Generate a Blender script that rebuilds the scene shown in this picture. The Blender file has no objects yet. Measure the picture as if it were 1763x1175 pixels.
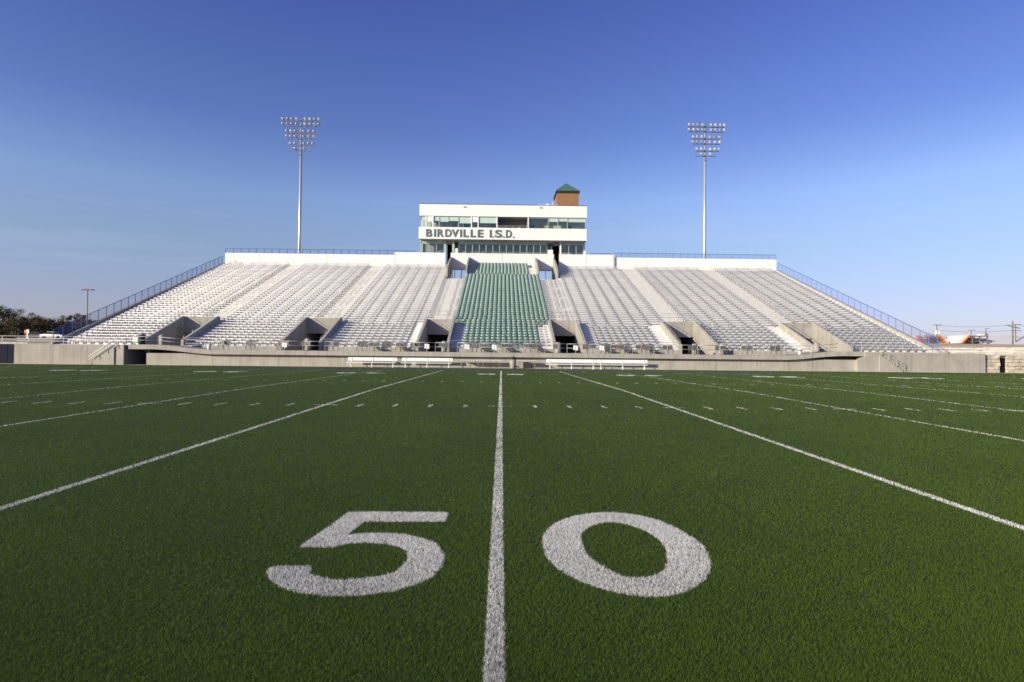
import bpy, math, random
import numpy as np
from mathutils import Matrix, Vector
R = math.radians
random.seed(7)
rng = np.random.default_rng(11)
scn = bpy.context.scene
col = scn.collection

# ------------------------------------------------------------------ camera, sky, sun, exposure
F_PX, YAW, PITCH, ROLL, EYE, CX, CY = 1014.106, .0175, .0179, .0099, 1.4124, .0203, -21.6015
cd = bpy.data.cameras.new('camera')
cam = bpy.data.objects.new('camera', cd); col.objects.link(cam)
cd.sensor_width = 36; cd.lens = F_PX / 1763 * 36; cd.clip_start = .05; cd.clip_end = 6000
cam.matrix_world = (Matrix.Translation((CX, CY, EYE)) @ Matrix.Rotation(-YAW, 4, 'Z')
                    @ Matrix.Rotation(math.pi / 2 + PITCH, 4, 'X') @ Matrix.Rotation(ROLL, 4, 'Z'))
scn.camera = cam

SUN_AZ, SUN_EL = 56.0, 16.5              # degrees left of straight behind the camera, degrees up
to_sun = Vector((-math.sin(R(SUN_AZ)) * math.cos(R(SUN_EL)), -math.cos(R(SUN_AZ)) * math.cos(R(SUN_EL)), math.sin(R(SUN_EL))))
w = bpy.data.worlds.new('World'); scn.world = w; w.use_nodes = True
nt = w.node_tree; nt.nodes.clear()
wo = nt.nodes.new('ShaderNodeOutputWorld'); bg = nt.nodes.new('ShaderNodeBackground')
sky = nt.nodes.new('ShaderNodeTexSky'); sky.sky_type = 'NISHITA'; sky.sun_disc = False
sky.sun_elevation = R(SUN_EL); sky.sun_rotation = math.atan2(to_sun.x, to_sun.y)
sky.altitude = 150; sky.air_density = 1.0; sky.dust_density = 0.6; sky.ozone_density = 2.6
bg.inputs['Strength'].default_value = .12
nt.links.new(bg.outputs[0], wo.inputs[0])
# thin high cirrus, stretched streaks over the whole lower sky
tc = nt.nodes.new('ShaderNodeTexCoord')
mp = nt.nodes.new('ShaderNodeMapping'); mp.inputs['Scale'].default_value = (1.6, 1.6, 22); mp.inputs['Rotation'].default_value = (R(4), R(7), 0)
nz = nt.nodes.new('ShaderNodeTexNoise'); nz.inputs['Scale'].default_value = 1.5; nz.inputs['Detail'].default_value = 10; nz.inputs['Roughness'].default_value = .62
nz.inputs['Distortion'].default_value = .5
rp = nt.nodes.new('ShaderNodeValToRGB'); rp.color_ramp.elements[0].position = .52; rp.color_ramp.elements[1].position = .85
rp.color_ramp.elements[1].color = (.11, .11, .11, 1)
mx = nt.nodes.new('ShaderNodeMix'); mx.data_type = 'RGBA'; mx.inputs[7].default_value = (5.0, 5.3, 6.2, 1)
nt.links.new(tc.outputs['Generated'], mp.inputs[0]); nt.links.new(mp.outputs[0], nz.inputs[0]); nt.links.new(nz.outputs[0], rp.inputs[0])

lowm = nt.nodes.new('ShaderNodeMapRange'); lowm.inputs[1].default_value = .16; lowm.inputs[2].default_value = .30; lowm.inputs[3].default_value = 1; lowm.inputs[4].default_value = 0
sz0 = nt.nodes.new('ShaderNodeSeparateXYZ'); nt.links.new(tc.outputs['Generated'], sz0.inputs[0]); nt.links.new(sz0.outputs[2], lowm.inputs[0])
cm_ = nt.nodes.new('ShaderNodeMath'); cm_.operation = 'MULTIPLY'; nt.links.new(rp.outputs[0], cm_.inputs[0]); nt.links.new(lowm.outputs[0], cm_.inputs[1])
nt.links.new(cm_.outputs[0], mx.inputs[0]); 
# clear-air colour by height above the horizon, the same all the way round
nrm = nt.nodes.new('ShaderNodeVectorMath'); nrm.operation = 'NORMALIZE'; nt.links.new(tc.outputs['Generated'], nrm.inputs[0])
sx_ = nt.nodes.new('ShaderNodeSeparateXYZ'); nt.links.new(nrm.outputs[0], sx_.inputs[0])
cr = nt.nodes.new('ShaderNodeValToRGB'); el_ = cr.color_ramp.elements
stops = [(0, (.68, .67, 1.05)), (.08, (.83, .71, .95)), (.16, (.98, .87, .98)), (.24, (1.10, 1.0, 1.20)), (.34, (.77, .75, 1.14)), (.5, (.62, .60, 1.12))]
while len(el_) < len(stops): el_.new(.5)
for e_, (p_, c_) in zip(el_, stops): e_.position = p_; e_.color = (*[x / 1.2 for x in c_], 1)
nt.links.new(sx_.outputs[2], cr.inputs[0])
cb_ = nt.nodes.new('ShaderNodeMix'); cb_.data_type = 'RGBA'; cb_.blend_type = 'MULTIPLY'; cb_.inputs[0].default_value = 1
nt.links.new(sky.outputs[0], cb_.inputs[6]); nt.links.new(cr.outputs[0], cb_.inputs[7])
nt.links.new(cb_.outputs[2], mx.inputs[6]); nt.links.new(mx.outputs[2], bg.inputs[0])
sd = bpy.data.lights.new('sun', 'SUN'); sd.energy = 5.0; sd.angle = R(.53); sd.color = (1, .90, .70)
so = bpy.data.objects.new('sun', sd); col.objects.link(so)
so.rotation_euler = to_sun.to_track_quat('Z', 'Y').to_euler()
vs = scn.view_settings
vs.view_transform = 'Standard'; vs.look = 'None'; vs.gamma = 1; vs.use_curve_mapping = False; vs.exposure = .55
try: scn.cycles.filter_width = 1.6      # the photograph's slight softness
except Exception: pass

# ------------------------------------------------------------------ helpers
def at(x, y, Y):
    """photo pixel -> (X, z) on the upright plane at depth Y (used to read sizes off the photograph)"""
    u = (x - 881.5) / F_PX; v = (y - 587.5) / F_PX
    c, s = math.cos(ROLL), math.sin(ROLL); u, v = c * u + s * v, -s * u + c * v
    c, s = math.cos(PITCH), math.sin(PITCH); yy = c + s * v; zz = s - c * v
    c, s = math.cos(YAW), math.sin(YAW); X = c * u + s * yy; Yd = -s * u + c * yy
    k = (Y - CY) / Yd
    return CX + X * k, EYE + zz * k

def ground_at(x, y, z):
    lo, hi = CY + .5, 200.
    for _ in range(50):
        m = (lo + hi) / 2
        if at(x, y, m)[1] > z: lo = m
        else: hi = m
    return at(x, y, m)[0], m

class MB:
    def __init__(s): s.v = []; s.f = []; s.m = []
    def poly(s, pts, mi=0):
        b = len(s.v); s.v += [tuple(p) for p in pts]; s.f.append(tuple(range(b, b + len(pts)))); s.m.append(mi); return s
    def box(s, x0, x1, y0, y1, z0, z1, mi=0):
        b = len(s.v)
        s.v += [(x0,y0,z0),(x1,y0,z0),(x1,y1,z0),(x0,y1,z0),(x0,y0,z1),(x1,y0,z1),(x1,y1,z1),(x0,y1,z1)]
        for f in ((3,2,1,0),(4,5,6,7),(0,1,5,4),(1,2,6,5),(2,3,7,6),(3,0,4,7)):
            s.f.append(tuple(b + i for i in f)); s.m.append(mi)
        return s
    def prism(s, prof, axis, a, b_, mi=0):
        """profile [(p,q)] extruded along axis from a to b_; X: (y,z)  Y: (x,z)  Z: (x,y)"""
        def P(p, t): return {'X': (t, p[0], p[1]), 'Y': (p[0], t, p[1]), 'Z': (p[0], p[1], t)}[axis]
        n = len(prof); b = len(s.v)
        s.v += [P(p, a) for p in prof] + [P(p, b_) for p in prof]
        s.f.append(tuple(range(b, b + n))); s.f.append(tuple(range(b + 2 * n - 1, b + n - 1, -1)))
        s.m += [mi, mi]
        for i in range(n):
            j = (i + 1) % n; s.f.append((b + i, b + n + i, b + n + j, b + j)); s.m.append(mi)
        return s
    def tube(s, p, q, r, n=6, r2=None, mi=0, cap=True):
        p = Vector(p); q = Vector(q); d = (q - p).normalized()
        a = d.orthogonal().normalized(); c = d.cross(a); b = len(s.v); r2 = r if r2 is None else r2
        for (o, rr) in ((p, r), (q, r2)):
            for k in range(n):
                t = 2 * math.pi * (k + .5) / n; s.v.append(tuple(o + (a * math.cos(t) + c * math.sin(t)) * rr))
        for k in range(n):
            j = (k + 1) % n; s.f.append((b + k, b + j, b + n + j, b + n + k)); s.m.append(mi)
        if cap:
            s.f.append(tuple(range(b + n - 1, b - 1, -1))); s.f.append(tuple(range(b + n, b + 2 * n))); s.m += [mi, mi]
        return s
    def lathe(s, prof, c=(0, 0, 0), n=16, mi=0):
        b = len(s.v); m = len(prof)
        for r, z in prof:
            for k in range(n):
                t = 2 * math.pi * k / n; s.v.append((c[0] + r * math.cos(t), c[1] + r * math.sin(t), c[2] + z))
        for i in range(m - 1):
            for k in range(n):
                j = (k + 1) % n; s.f.append((b + i*n + k, b + i*n + j, b + (i+1)*n + j, b + (i+1)*n + k)); s.m.append(mi)
        s.f.append(tuple(range(b + n - 1, b - 1, -1))); s.f.append(tuple(range(b + (m-1)*n, b + m*n))); s.m += [mi, mi]
        return s
    def mesh(s, name, mats, smooth=False):
        me = bpy.data.meshes.new(name); me.from_pydata(s.v, [], s.f)
        for m in (mats if isinstance(mats, (list, tuple)) else [mats]): me.materials.append(m)
        me.polygons.foreach_set('material_index', s.m)
        if smooth: me.polygons.foreach_set('use_smooth', [True] * len(s.f))
        me.update(); return me
    def build(s, name, mats, parent=None, smooth=False, label=None):
        return link(name, s.mesh(name, mats, smooth), parent, label=label)

def link(name, data, parent=None, loc=None, rz=0, label=None):
    o = bpy.data.objects.new(name, data); col.objects.link(o)
    if parent is not None: o.parent = parent
    if loc is not None: o.location = loc
    if rz: o.rotation_euler = (0, 0, rz)
    if label: o['label'] = label
    return o
def tag(o, label, cat, group=None):
    o['label'] = label; o['category'] = cat
    if group: o['group'] = group
    return o
def thing(name, label, cat, loc=(0, 0, 0), rz=0, group=None):
    return tag(link(name, None, None, loc, rz), label, cat, group)
def structure(o): o['kind'] = 'structure'; return o
def stuff(o): o['kind'] = 'stuff'; return o
def np_mesh(name, V, F, mat, attr=None):
    """big mesh from numpy arrays; F is (n,3) or (n,4)"""
    me = bpy.data.meshes.new(name); k = F.shape[1]
    me.vertices.add(len(V)); me.vertices.foreach_set('co', np.ascontiguousarray(V, np.float32).ravel())
    me.loops.add(F.size); me.loops.foreach_set('vertex_index', np.ascontiguousarray(F, np.int32).ravel())
    me.polygons.add(len(F)); me.polygons.foreach_set('loop_start', np.arange(0, F.size, k, dtype=np.int32))
    if attr is not None:
        a = me.attributes.new('tint', 'FLOAT', 'POINT'); a.data.foreach_set('value', np.ascontiguousarray(attr, np.float32))
    me.update(calc_edges=True); me.materials.append(mat); return me

# ------------------------------------------------------------------ materials
def mat(name, c, rough=.7, metal=0., var=.12, scale=3., detail=4., bump=0., bscale=30., c2=None, streak=0., spec=.4, coat=0.):
    """principled with large and small colour mottling, optional vertical weather streaks and bump"""
    m = bpy.data.materials.new(name); m.use_nodes = True; t = m.node_tree; N = t.nodes; L = t.links
    b = N['Principled BSDF']; b.inputs['Roughness'].default_value = rough; b.inputs['Metallic'].default_value = metal
    b.inputs['Specular IOR Level'].default_value = spec; b.inputs['Coat Weight'].default_value = coat
    g = N.new('ShaderNodeNewGeometry')
    n1 = N.new('ShaderNodeTexNoise'); n1.inputs['Scale'].default_value = scale; n1.inputs['Detail'].default_value = detail; n1.inputs['Roughness'].default_value = .65
    L.new(g.outputs['Position'], n1.inputs['Vector'])
    mixn = N.new('ShaderNodeMix'); mixn.data_type = 'RGBA'
    lo = [x * (1 - var) for x in c] if c2 is None else c2
    hi = [min(1, x * (1 + var)) for x in c] if c2 is None else c
    mixn.inputs[6].default_value = (*lo, 1); mixn.inputs[7].default_value = (*hi, 1)
    r = N.new('ShaderNodeMapRange'); r.inputs[1].default_value = .3; r.inputs[2].default_value = .7
    L.new(n1.outputs[0], r.inputs[0]); L.new(r.outputs[0], mixn.inputs[0])
    out = mixn.outputs[2]
    if streak:
        mp = N.new('ShaderNodeMapping'); mp.inputs['Scale'].default_value = (2.2, 2.2, .12)
        n2 = N.new('ShaderNodeTexNoise'); n2.inputs['Scale'].default_value = 1.6; n2.inputs['Detail'].default_value = 5
        L.new(g.outputs['Position'], mp.inputs[0]); L.new(mp.outputs[0], n2.inputs['Vector'])
        r2 = N.new('ShaderNodeMapRange'); r2.inputs[1].default_value = .5; r2.inputs[2].default_value = .75; r2.inputs[4].default_value = streak
        L.new(n2.outputs[0], r2.inputs[0])
        m2 = N.new('ShaderNodeMix'); m2.data_type = 'RGBA'; m2.inputs[7].default_value = (c[0] * .55, c[1] * .53, c[2] * .5, 1)
        L.new(r2.outputs[0], m2.inputs[0]); L.new(out, m2.inputs[6]); out = m2.outputs[2]
    L.new(out, b.inputs['Base Color'])
    if bump:
        n3 = N.new('ShaderNodeTexNoise'); n3.inputs['Scale'].default_value = bscale; n3.inputs['Detail'].default_value = 4
        L.new(g.outputs['Position'], n3.inputs['Vector'])
        bp = N.new('ShaderNodeBump'); bp.inputs['Strength'].default_value = bump; bp.inputs['Distance'].default_value = .02
        L.new(n3.outputs[0], bp.inputs['Height']); L.new(bp.outputs[0], b.inputs['Normal'])
    return m
def fibre_mat(name, c, c2, rough=.5, trans=0):
    m = bpy.data.materials.new(name); m.use_nodes = True; t = m.node_tree; N = t.nodes; L = t.links
    b = N['Principled BSDF']; b.inputs['Roughness'].default_value = rough; b.inputs['Specular IOR Level'].default_value = .08
    a = N.new('ShaderNodeAttribute'); a.attribute_name = 'tint'
    x = N.new('ShaderNodeMix'); x.data_type = 'RGBA'; x.inputs[6].default_value = (*c2, 1); x.inputs[7].default_value = (*c, 1)
    L.new(a.outputs['Fac'], x.inputs[0]); L.new(x.outputs[2], b.inputs['Base Color'])
    if trans:
        tl = N.new('ShaderNodeBsdfTranslucent'); L.new(x.outputs[2], tl.inputs[0]); ms = N.new('ShaderNodeMixShader'); ms.inputs[0].default_value = trans
        L.new(b.outputs[0], ms.inputs[1]); L.new(tl.outputs[0], ms.inputs[2]); L.new(ms.outputs[0], N['Material Output'].inputs[0])
    return m
M = {}
M['fibre'] = fibre_mat('turf_fibre', (.100, .168, .0150), (.058, .102, .0090), trans=.3)
M['fibre_white'] = fibre_mat('painted_fibre', (.84, .835, .82), (.50, .50, .50), trans=.25)
M['fibre_blue'] = fibre_mat('blue_fibre', (.05, .10, .20), (.035, .07, .14))
M['infill'] = mat('turf_infill', (.020, .036, .006), .95, var=.35, scale=60, bump=.6, bscale=220)
M['turf_far'] = mat('turf_beyond', (.06, .105, .02), .9, var=.2, scale=2)
M['paint'] = mat('turf_paint', (.45, .45, .43), .9, var=.25, scale=80, bump=.5, bscale=200)
M['dirt'] = mat('dry_ground', (.30, .24, .15), .95, var=.2, scale=.5, c2=(.21, .19, .10))
M['tan_strip'] = mat('tan_gravel', (.42, .35, .22), .95, var=.2, scale=8)
M['asphalt'] = mat('asphalt', (.055, .054, .052), .95, var=.2, scale=3)
M['concrete'] = mat('concrete', (.32, .306, .272), .9, var=.14, scale=.8, streak=.5, bump=.25, bscale=25)
M['deck'] = mat('aluminium_deck', (.62, .615, .60), .6, metal=.2, var=.10, scale=.45, streak=.10)
M['step'] = mat('aisle_tread', (.50, .495, .48), .6, metal=.15, var=.08, scale=2)
M['bench'] = mat('aluminium_bench', (.76, .755, .74), .42, metal=.5, var=.08, scale=.4)
M['alu'] = mat('aluminium_pipe', (.36, .36, .355), .5, metal=.35, var=.06, scale=3)
M['bracket'] = mat('dark_bracket', (.27, .265, .26), .6, metal=.3, var=.2, scale=5)
M['stucco'] = mat('white_precast', (.685, .68, .66), .85, var=.035, scale=.6, streak=.08, bump=.12, bscale=40)
M['cap'] = mat('dark_coping', (.10, .065, .07), .5, metal=.4)
M['joint'] = mat('joint_sealant', (.22, .20, .18), .9)
M['seat'] = mat('green_plastic', (.185, .275, .245), .24, var=.14, scale=.9, spec=.7)
M['seat_iron'] = mat('seat_bracket', (.10, .16, .14), .5, metal=.3)
M['blue'] = mat('blue_steel', (.055, .095, .30), .45, metal=.2, var=.08)
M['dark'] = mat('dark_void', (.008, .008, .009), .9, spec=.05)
M['room'] = mat('room_paint', (.40, .44, .40), .85, var=.08, scale=1)
M['room_grey'] = mat('room_grey', (.22, .22, .225), .85, var=.06)
M['green_metal'] = mat('pale_green_mullion', (.36, .46, .41), .5, metal=.2)
M['white'] = mat('white_enamel', (.76, .76, .755), .4, var=.03)
M['blind'] = mat('pale_blind', (.62, .65, .62), .8, var=.05, scale=6)
M['brown'] = mat('brown_door', (.13, .075, .035), .5, var=.2)
M['letter'] = mat('teal_letter', (.085, .125, .135), .5, var=.06)
M['brick'] = None
M['roof_green'] = mat('green_standing_seam', (.085, .19, .155), .38, metal=.2, var=.08)
M['galv'] = mat('galvanised_steel', (.52, .52, .51), .38, metal=.55, var=.07, scale=1.2)
M['lamp_body'] = mat('lamp_housing', (.075, .07, .065), .6, metal=.2)
M['lamp_face'] = mat('lamp_reflector', (.66, .61, .50), .35, metal=.6, var=.1)
M['chair'] = mat('grey_chair', (.15, .148, .142), .45, metal=.35, var=.1)
M['bin'] = mat('grey_bin', (.26, .25, .22), .6, var=.12)
M['bin_dark'] = mat('dark_bin', (.022, .026, .028), .7, spec=.2)
M['navy'] = mat('navy_pad', (.010, .013, .026), .8, spec=.1)
M['orange'] = mat('orange_roof', (.72, .17, .03), .5, var=.06)
M['roof_white'] = mat('white_roof', (.60, .59, .575), .5, var=.04)
M['wood'] = mat('pole_wood', (.15, .125, .115), .85, var=.2, scale=4)
M['wire'] = mat('wire', (.05, .05, .06), .5)
M['red'] = mat('red_cloth', (.6, .05, .05), .7)
M['yellow'] = mat('yellow_panel', (.75, .50, .08), .6)
M['stone'] = mat('limestone', (.42, .37, .30), .92, var=.32, scale=2.2, bump=.8, bscale=9)
M['stone_pale'] = mat('pale_limestone', (.64, .60, .53), .92, var=.18, scale=1.6, bump=.6, bscale=8)
M['bark'] = mat('bark', (.07, .052, .04), .9, var=.25, scale=6)
M['berm'] = mat('dry_grass', (.50, .39, .25), .95, var=.18, scale=.8)
M['post_grey'] = mat('grey_post', (.16, .175, .20), .6, metal=.2)
M['shopblue'] = mat('blue_signboard', (.06, .12, .42), .5)
M['pink'] = mat('faded_pink', (.6, .42, .42), .7)
M['carwhite'] = mat('white_car_paint', (.75, .75, .75), .25, coat=.4)
M['cardark'] = mat('dark_car_paint', (.03, .035, .05), .25, coat=.4)
M['carglass'] = mat('car_glass', (.015, .017, .02), .2, spec=.2)
M['tyre'] = mat('tyre', (.02, .02, .02), .9)
def leafm(n, c, c2): return fibre_mat(n, c, c2, .7)
M['leaf_a'] = leafm('leaf_olive', (.135, .103, .050), (.050, .042, .021))
M['leaf_b'] = leafm('leaf_brown', (.165, .110, .055), (.065, .044, .023))
M['leaf_c'] = leafm('leaf_grey', (.150, .125, .090), (.060, .050, .036))
M['leaf_d'] = leafm('leaf_green', (.115, .112, .050), (.042, .046, .020))
def brick_mat():
    m = mat('brick_courses', (.33, .14, .055), .85, var=.12, scale=1.5); t = m.node_tree; N = t.nodes; L = t.links
    br = N.new('ShaderNodeTexBrick'); br.inputs['Scale'].default_value = 1; br.inputs['Brick Width'].default_value = .4; br.inputs['Row Height'].default_value = .13
    br.inputs['Mortar Size'].default_value = .012
    br.inputs['Color1'].default_value = (.26, .128, .052, 1); br.inputs['Color2'].default_value = (.215, .102, .040, 1); br.inputs['Mortar'].default_value = (.22, .16, .11, 1)
    g = N.new('ShaderNodeNewGeometry'); s = N.new('ShaderNodeSeparateXYZ'); c = N.new('ShaderNodeCombineXYZ'); a = N.new('ShaderNodeMath')
    L.new(g.outputs['Position'], s.inputs[0]); L.new(s.outputs[0], a.inputs[0]); L.new(s.outputs[1], a.inputs[1])
    L.new(a.outputs[0], c.inputs[0]); L.new(s.outputs[2], c.inputs[1]); L.new(c.outputs[0], br.inputs['Vector'])
    L.new(br.outputs[0], N['Principled BSDF'].inputs['Base Color']); return m
M['brick'] = brick_mat()
def glass_mat(name, tint, refl):
    m = bpy.data.materials.new(name); m.use_nodes = True; t = m.node_tree; N = t.nodes; L = t.links; N.clear()
    o = N.new('ShaderNodeOutputMaterial'); tr = N.new('ShaderNodeBsdfTransparent'); tr.inputs[0].default_value = (*tint, 1)
    gl = N.new('ShaderNodeBsdfGlossy'); gl.inputs['Roughness'].default_value = .03; gl.inputs[0].default_value = (.95, 1, .97, 1)
    x = N.new('ShaderNodeMixShader'); x.inputs[0].default_value = refl; L.new(tr.outputs[0], x.inputs[1]); L.new(gl.outputs[0], x.inputs[2]); L.new(x.outputs[0], o.inputs[0])
    return m
M['glass'] = glass_mat('green_tinted_glass', (.92, .965, .94), .055)
def net_mat():
    """woven wire: diagonal threads over clear gaps"""
    m = bpy.data.materials.new('chain_link'); m.use_nodes = True; t = m.node_tree; N = t.nodes; L = t.links
    b = N['Principled BSDF']; b.inputs['Base Color'].default_value = (.09, .14, .36, 1); b.inputs['Roughness'].default_value = .5
    g = N.new('ShaderNodeNewGeometry'); s = N.new('ShaderNodeSeparateXYZ'); L.new(g.outputs['Position'], s.inputs[0])
    xy = N.new('ShaderNodeMath'); L.new(s.outputs[0], xy.inputs[0]); L.new(s.outputs[1], xy.inputs[1])
    fac = None
    for op in ('ADD', 'SUBTRACT'):
        a = N.new('ShaderNodeMath'); a.operation = op; L.new(xy.outputs[0], a.inputs[0]); L.new(s.outputs[2], a.inputs[1])
        f = N.new('ShaderNodeMath'); f.operation = 'PINGPONG'; f.inputs[1].default_value = .035; L.new(a.outputs[0], f.inputs[0])
        c = N.new('ShaderNodeMath'); c.operation = 'LESS_THAN'; c.inputs[1].default_value = .0042; L.new(f.outputs[0], c.inputs[0])
        if fac is None: fac = c
        else:
            d = N.new('ShaderNodeMath'); d.operation = 'MAXIMUM'; L.new(fac.outputs[0], d.inputs[0]); L.new(c.outputs[0], d.inputs[1]); fac = d
    L.new(fac.outputs[0], b.inputs['Alpha']); return m
M['net'] = net_mat()

# ------------------------------------------------------------------ terrain
YD = .9144; HALF = 24.384; CROWN = .1238
def gz(Y): return -CROWN * np.minimum(np.abs(Y) / HALF, 1.0)
G0 = -CROWN
# one sheet from the field out to the horizon; it climbs to a plateau behind the stand
xs = [-3000, -900, -300, -140, -90, -60, -44.75, -44.6, 44.6, 44.75, 60, 90, 140, 300, 900, 3000]
prof = [(-900, -.6), (-80, -.2), (-30, -.16), (33.2, -.16), (33.4, 1.45), (46, 1.75), (60, 2.4), (78, 2.75), (78.2, 2.76), (85, 2.9), (140, 3.2), (400, 3.5), (1200, 4), (3000, 4)]
V = [(x, y, -.16 if abs(x) < 44.65 and 30 < y < 78.1 else z) for y, z in prof for x in xs]; nx = len(xs)
Fc = [(j*nx+i, j*nx+i+1, (j+1)*nx+i+1, (j+1)*nx+i) for j in range(len(prof)-1) for i in range(nx-1)]
me = bpy.data.meshes.new('ground'); me.from_pydata(V, [], Fc); me.materials.append(M['dirt']); structure(link('ground', me))
b = MB(); b.poly([(-140, 88, 2.95), (-50, 88, 2.95), (-50, 125, 3.16), (-140, 125, 3.16)])
structure(b.build('parking_lot', M['asphalt']))

field = MB()
ys = [-40, -HALF] + list(np.linspace(-22, 22, 23)) + [HALF, 31.5]
for a, c in zip(ys[:-1], ys[1:]): field.poly([(-62, a, float(gz(a))), (62, a, float(gz(a))), (62, c, float(gz(c))), (-62, c, float(gz(c)))])
field = structure(field.build('playing_field', M['infill'])); field['label'] = 'dark green artificial turf football field with white yard lines'
b = MB(); b.poly([(-62, 31.5, G0 + .004), (62, 31.5, G0 + .004), (62, 32.6, G0 + .02), (-62, 32.6, G0 + .02)])
structure(b.build('path', M['tan_strip']))

# ---- painted shapes on the turf
def smooth_loop(p, n=6):
    p = np.array(p, float); out = []
    for i in range(len(p)):
        a, b_, c, d = p[i-1], p[i], p[(i+1) % len(p)], p[(i+2) % len(p)]
        for t in np.arange(n) / n:
            out.append(.5 * (2*b_ + (c-a)*t + (2*a-5*b_+4*c-d)*t*t + (3*b_-a-3*c+d)*t**3))
    return np.array(out)
def inside(poly, X, Y):
    r = np.zeros(len(X), bool); j = len(poly) - 1
    for i in range(len(poly)):
        xi, yi = poly[i]; xj, yj = poly[j]
        if yi != yj:
            c = ((yi > Y) != (yj > Y)) & (X < (xj - xi) * (Y - yi) / (yj - yi) + xi); r ^= c
        j = i
    return r
def to_ground(pts, ox, oy, s): return [ground_at(ox + x / s, oy + y / s, -.095) for x, y in pts]
five_z = [(640,93),(960,95),(1275,97),(1255,155),(1000,156),(735,155),(685,193),(620,243),(720,232),(850,228),(1000,237),(1120,265),(1200,297),(1250,370),(1235,440),(1170,510),(1080,555),
          (920,600),(700,628),(500,630),(330,612),(200,575),(125,520),(108,480),(125,455),(160,440),(280,440),(395,440),(385,490),(460,515),(560,528),(700,520),(830,508),(930,480),(990,430),
          (1018,385),(1010,345),(970,320),(880,300),(760,290),(640,293),(530,320),(420,319),(318,318),(470,213)]
zo = [(390,290),(398,240),(440,190),(520,145),(640,112),(800,98),(960,110),(1120,145),(1270,210),(1390,285),(1440,345),(1465,420),(1455,480),(1410,540),(1320,595),(1200,628),(1080,636),
      (930,620),(760,582),(620,530),(480,450),(410,370)]
zi = [(635,265),(640,230),(690,190),(760,165),(840,160),(950,178),(1060,220),(1140,275),(1180,330),(1190,400),(1180,450),(1130,490),(1040,512),(950,512),(860,488),(760,430),(690,385),(650,320)]
FIVE = np.array(to_ground(five_z, 430, 860, 3.731))
ZOUT = smooth_loop(to_ground(zo, 830, 860, 3.731)); ZIN = smooth_loop(to_ground(zi, 830, 860, 3.731))

def text_mesh(ch, bold=.0, extrude=0.):
    c = bpy.data.curves.new('t', 'FONT'); c.body = ch; c.offset = bold; c.extrude = extrude; c.resolution_u = 4
    o = bpy.data.objects.new('t', c); col.objects.link(o); bpy.context.view_layer.update()
    me = bpy.data.meshes.new_from_object(o.evaluated_get(bpy.context.evaluated_depsgraph_get()))
    bpy.data.objects.remove(o); v = np.array([p.co[:] for p in me.vertices]); return me, v
def digit_tris(ch, cx, cy, wid, hei, flip):
    me, v = text_mesh(ch, .03); me.calc_loop_triangles()
    t = np.array([l.vertices[:] for l in me.loop_triangles])
    lo, hi = v.min(0), v.max(0); p = (v[:, :2] - (lo[:2] + hi[:2]) / 2) / (hi[:2] - lo[:2]) * (wid, hei)
    if flip: p = -p
    return (p + (cx, cy))[t]

LINES = []                                    # (x0,x1,y0,y1) rectangles of paint with their object name
for k in range(-11, 12):
    if abs(k) <= 10: LINES.append(('yard_line', k * 5 * YD - .05, k * 5 * YD + .05, -HALF, HALF))
NEARH = [('hash_mark', k * YD - .05, k * YD + .05, -6.096 - .305, -6.096 + .305) for k in range(-21, 22) if k % 5]
FARH = [('hash_mark', k * YD - .05, k * YD + .05, 6.096 - .305, 6.096 + .305) for k in range(-48, 49) if k % 5]
TICK = [('hash_tick', k * 5 * YD - .31, k * 5 * YD + .31, s * 6.096 - .05, s * 6.096 + .05) for k in range(-9, 10) for s in (-1, 1)]
SIDEH = [('sideline_mark', k * YD - .05, k * YD + .05, HALF - .7, HALF - .1) for k in range(-48, 49) if k % 5]
DIG = []                                       # far numbers, read from the opposite side
FAR_MID = HALF - 8 * YD
for yard, k in ((50, 0), (40, 2), (30, 4), (20, 6), (10, 8)):
    for s in ((1,) if k == 0 else (-1, 1)):
        X = s * k * 5 * YD; d = str(yard)
        DIG.append((d[0], X + .95, FAR_MID)); DIG.append((d[1], X - .95, FAR_MID))
BLUE = (-22.9, 22.9, 24.75, 27.7)

# ---- fibres: density falls and width grows with distance so that the pile stays closed
PILE = .017
def fib_w(D): return np.maximum(.0011, .00056 * D)
def fib_n(D, C): return C * 1.5 / (PILE * D * fib_w(D))
def fibre_verts(X, Y, tall=1.0, widen=1.0):
    n = len(X); D = np.maximum(Y - CY, 1.5)
    wd = fib_w(D) * rng.uniform(.7, 1.3, n) * widen * .5; a = rng.uniform(0, 2 * np.pi, n)
    h = PILE * tall * rng.uniform(.7, 1.12, n); ln = h * np.abs(rng.normal(.55, .4, n)); la = rng.uniform(0, 2 * np.pi, n)
    z = gz(Y); V = np.empty((n, 3, 3))
    V[:, 0] = np.stack([X - wd * np.cos(a), Y - wd * np.sin(a), z], 1)
    V[:, 1] = np.stack([X + wd * np.cos(a), Y + wd * np.sin(a), z], 1)
    V[:, 2] = np.stack([X + ln * np.cos(la), Y + ln * np.sin(la), z + h], 1)
    return V.reshape(-1, 3), np.arange(3 * n).reshape(-1, 3)
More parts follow.
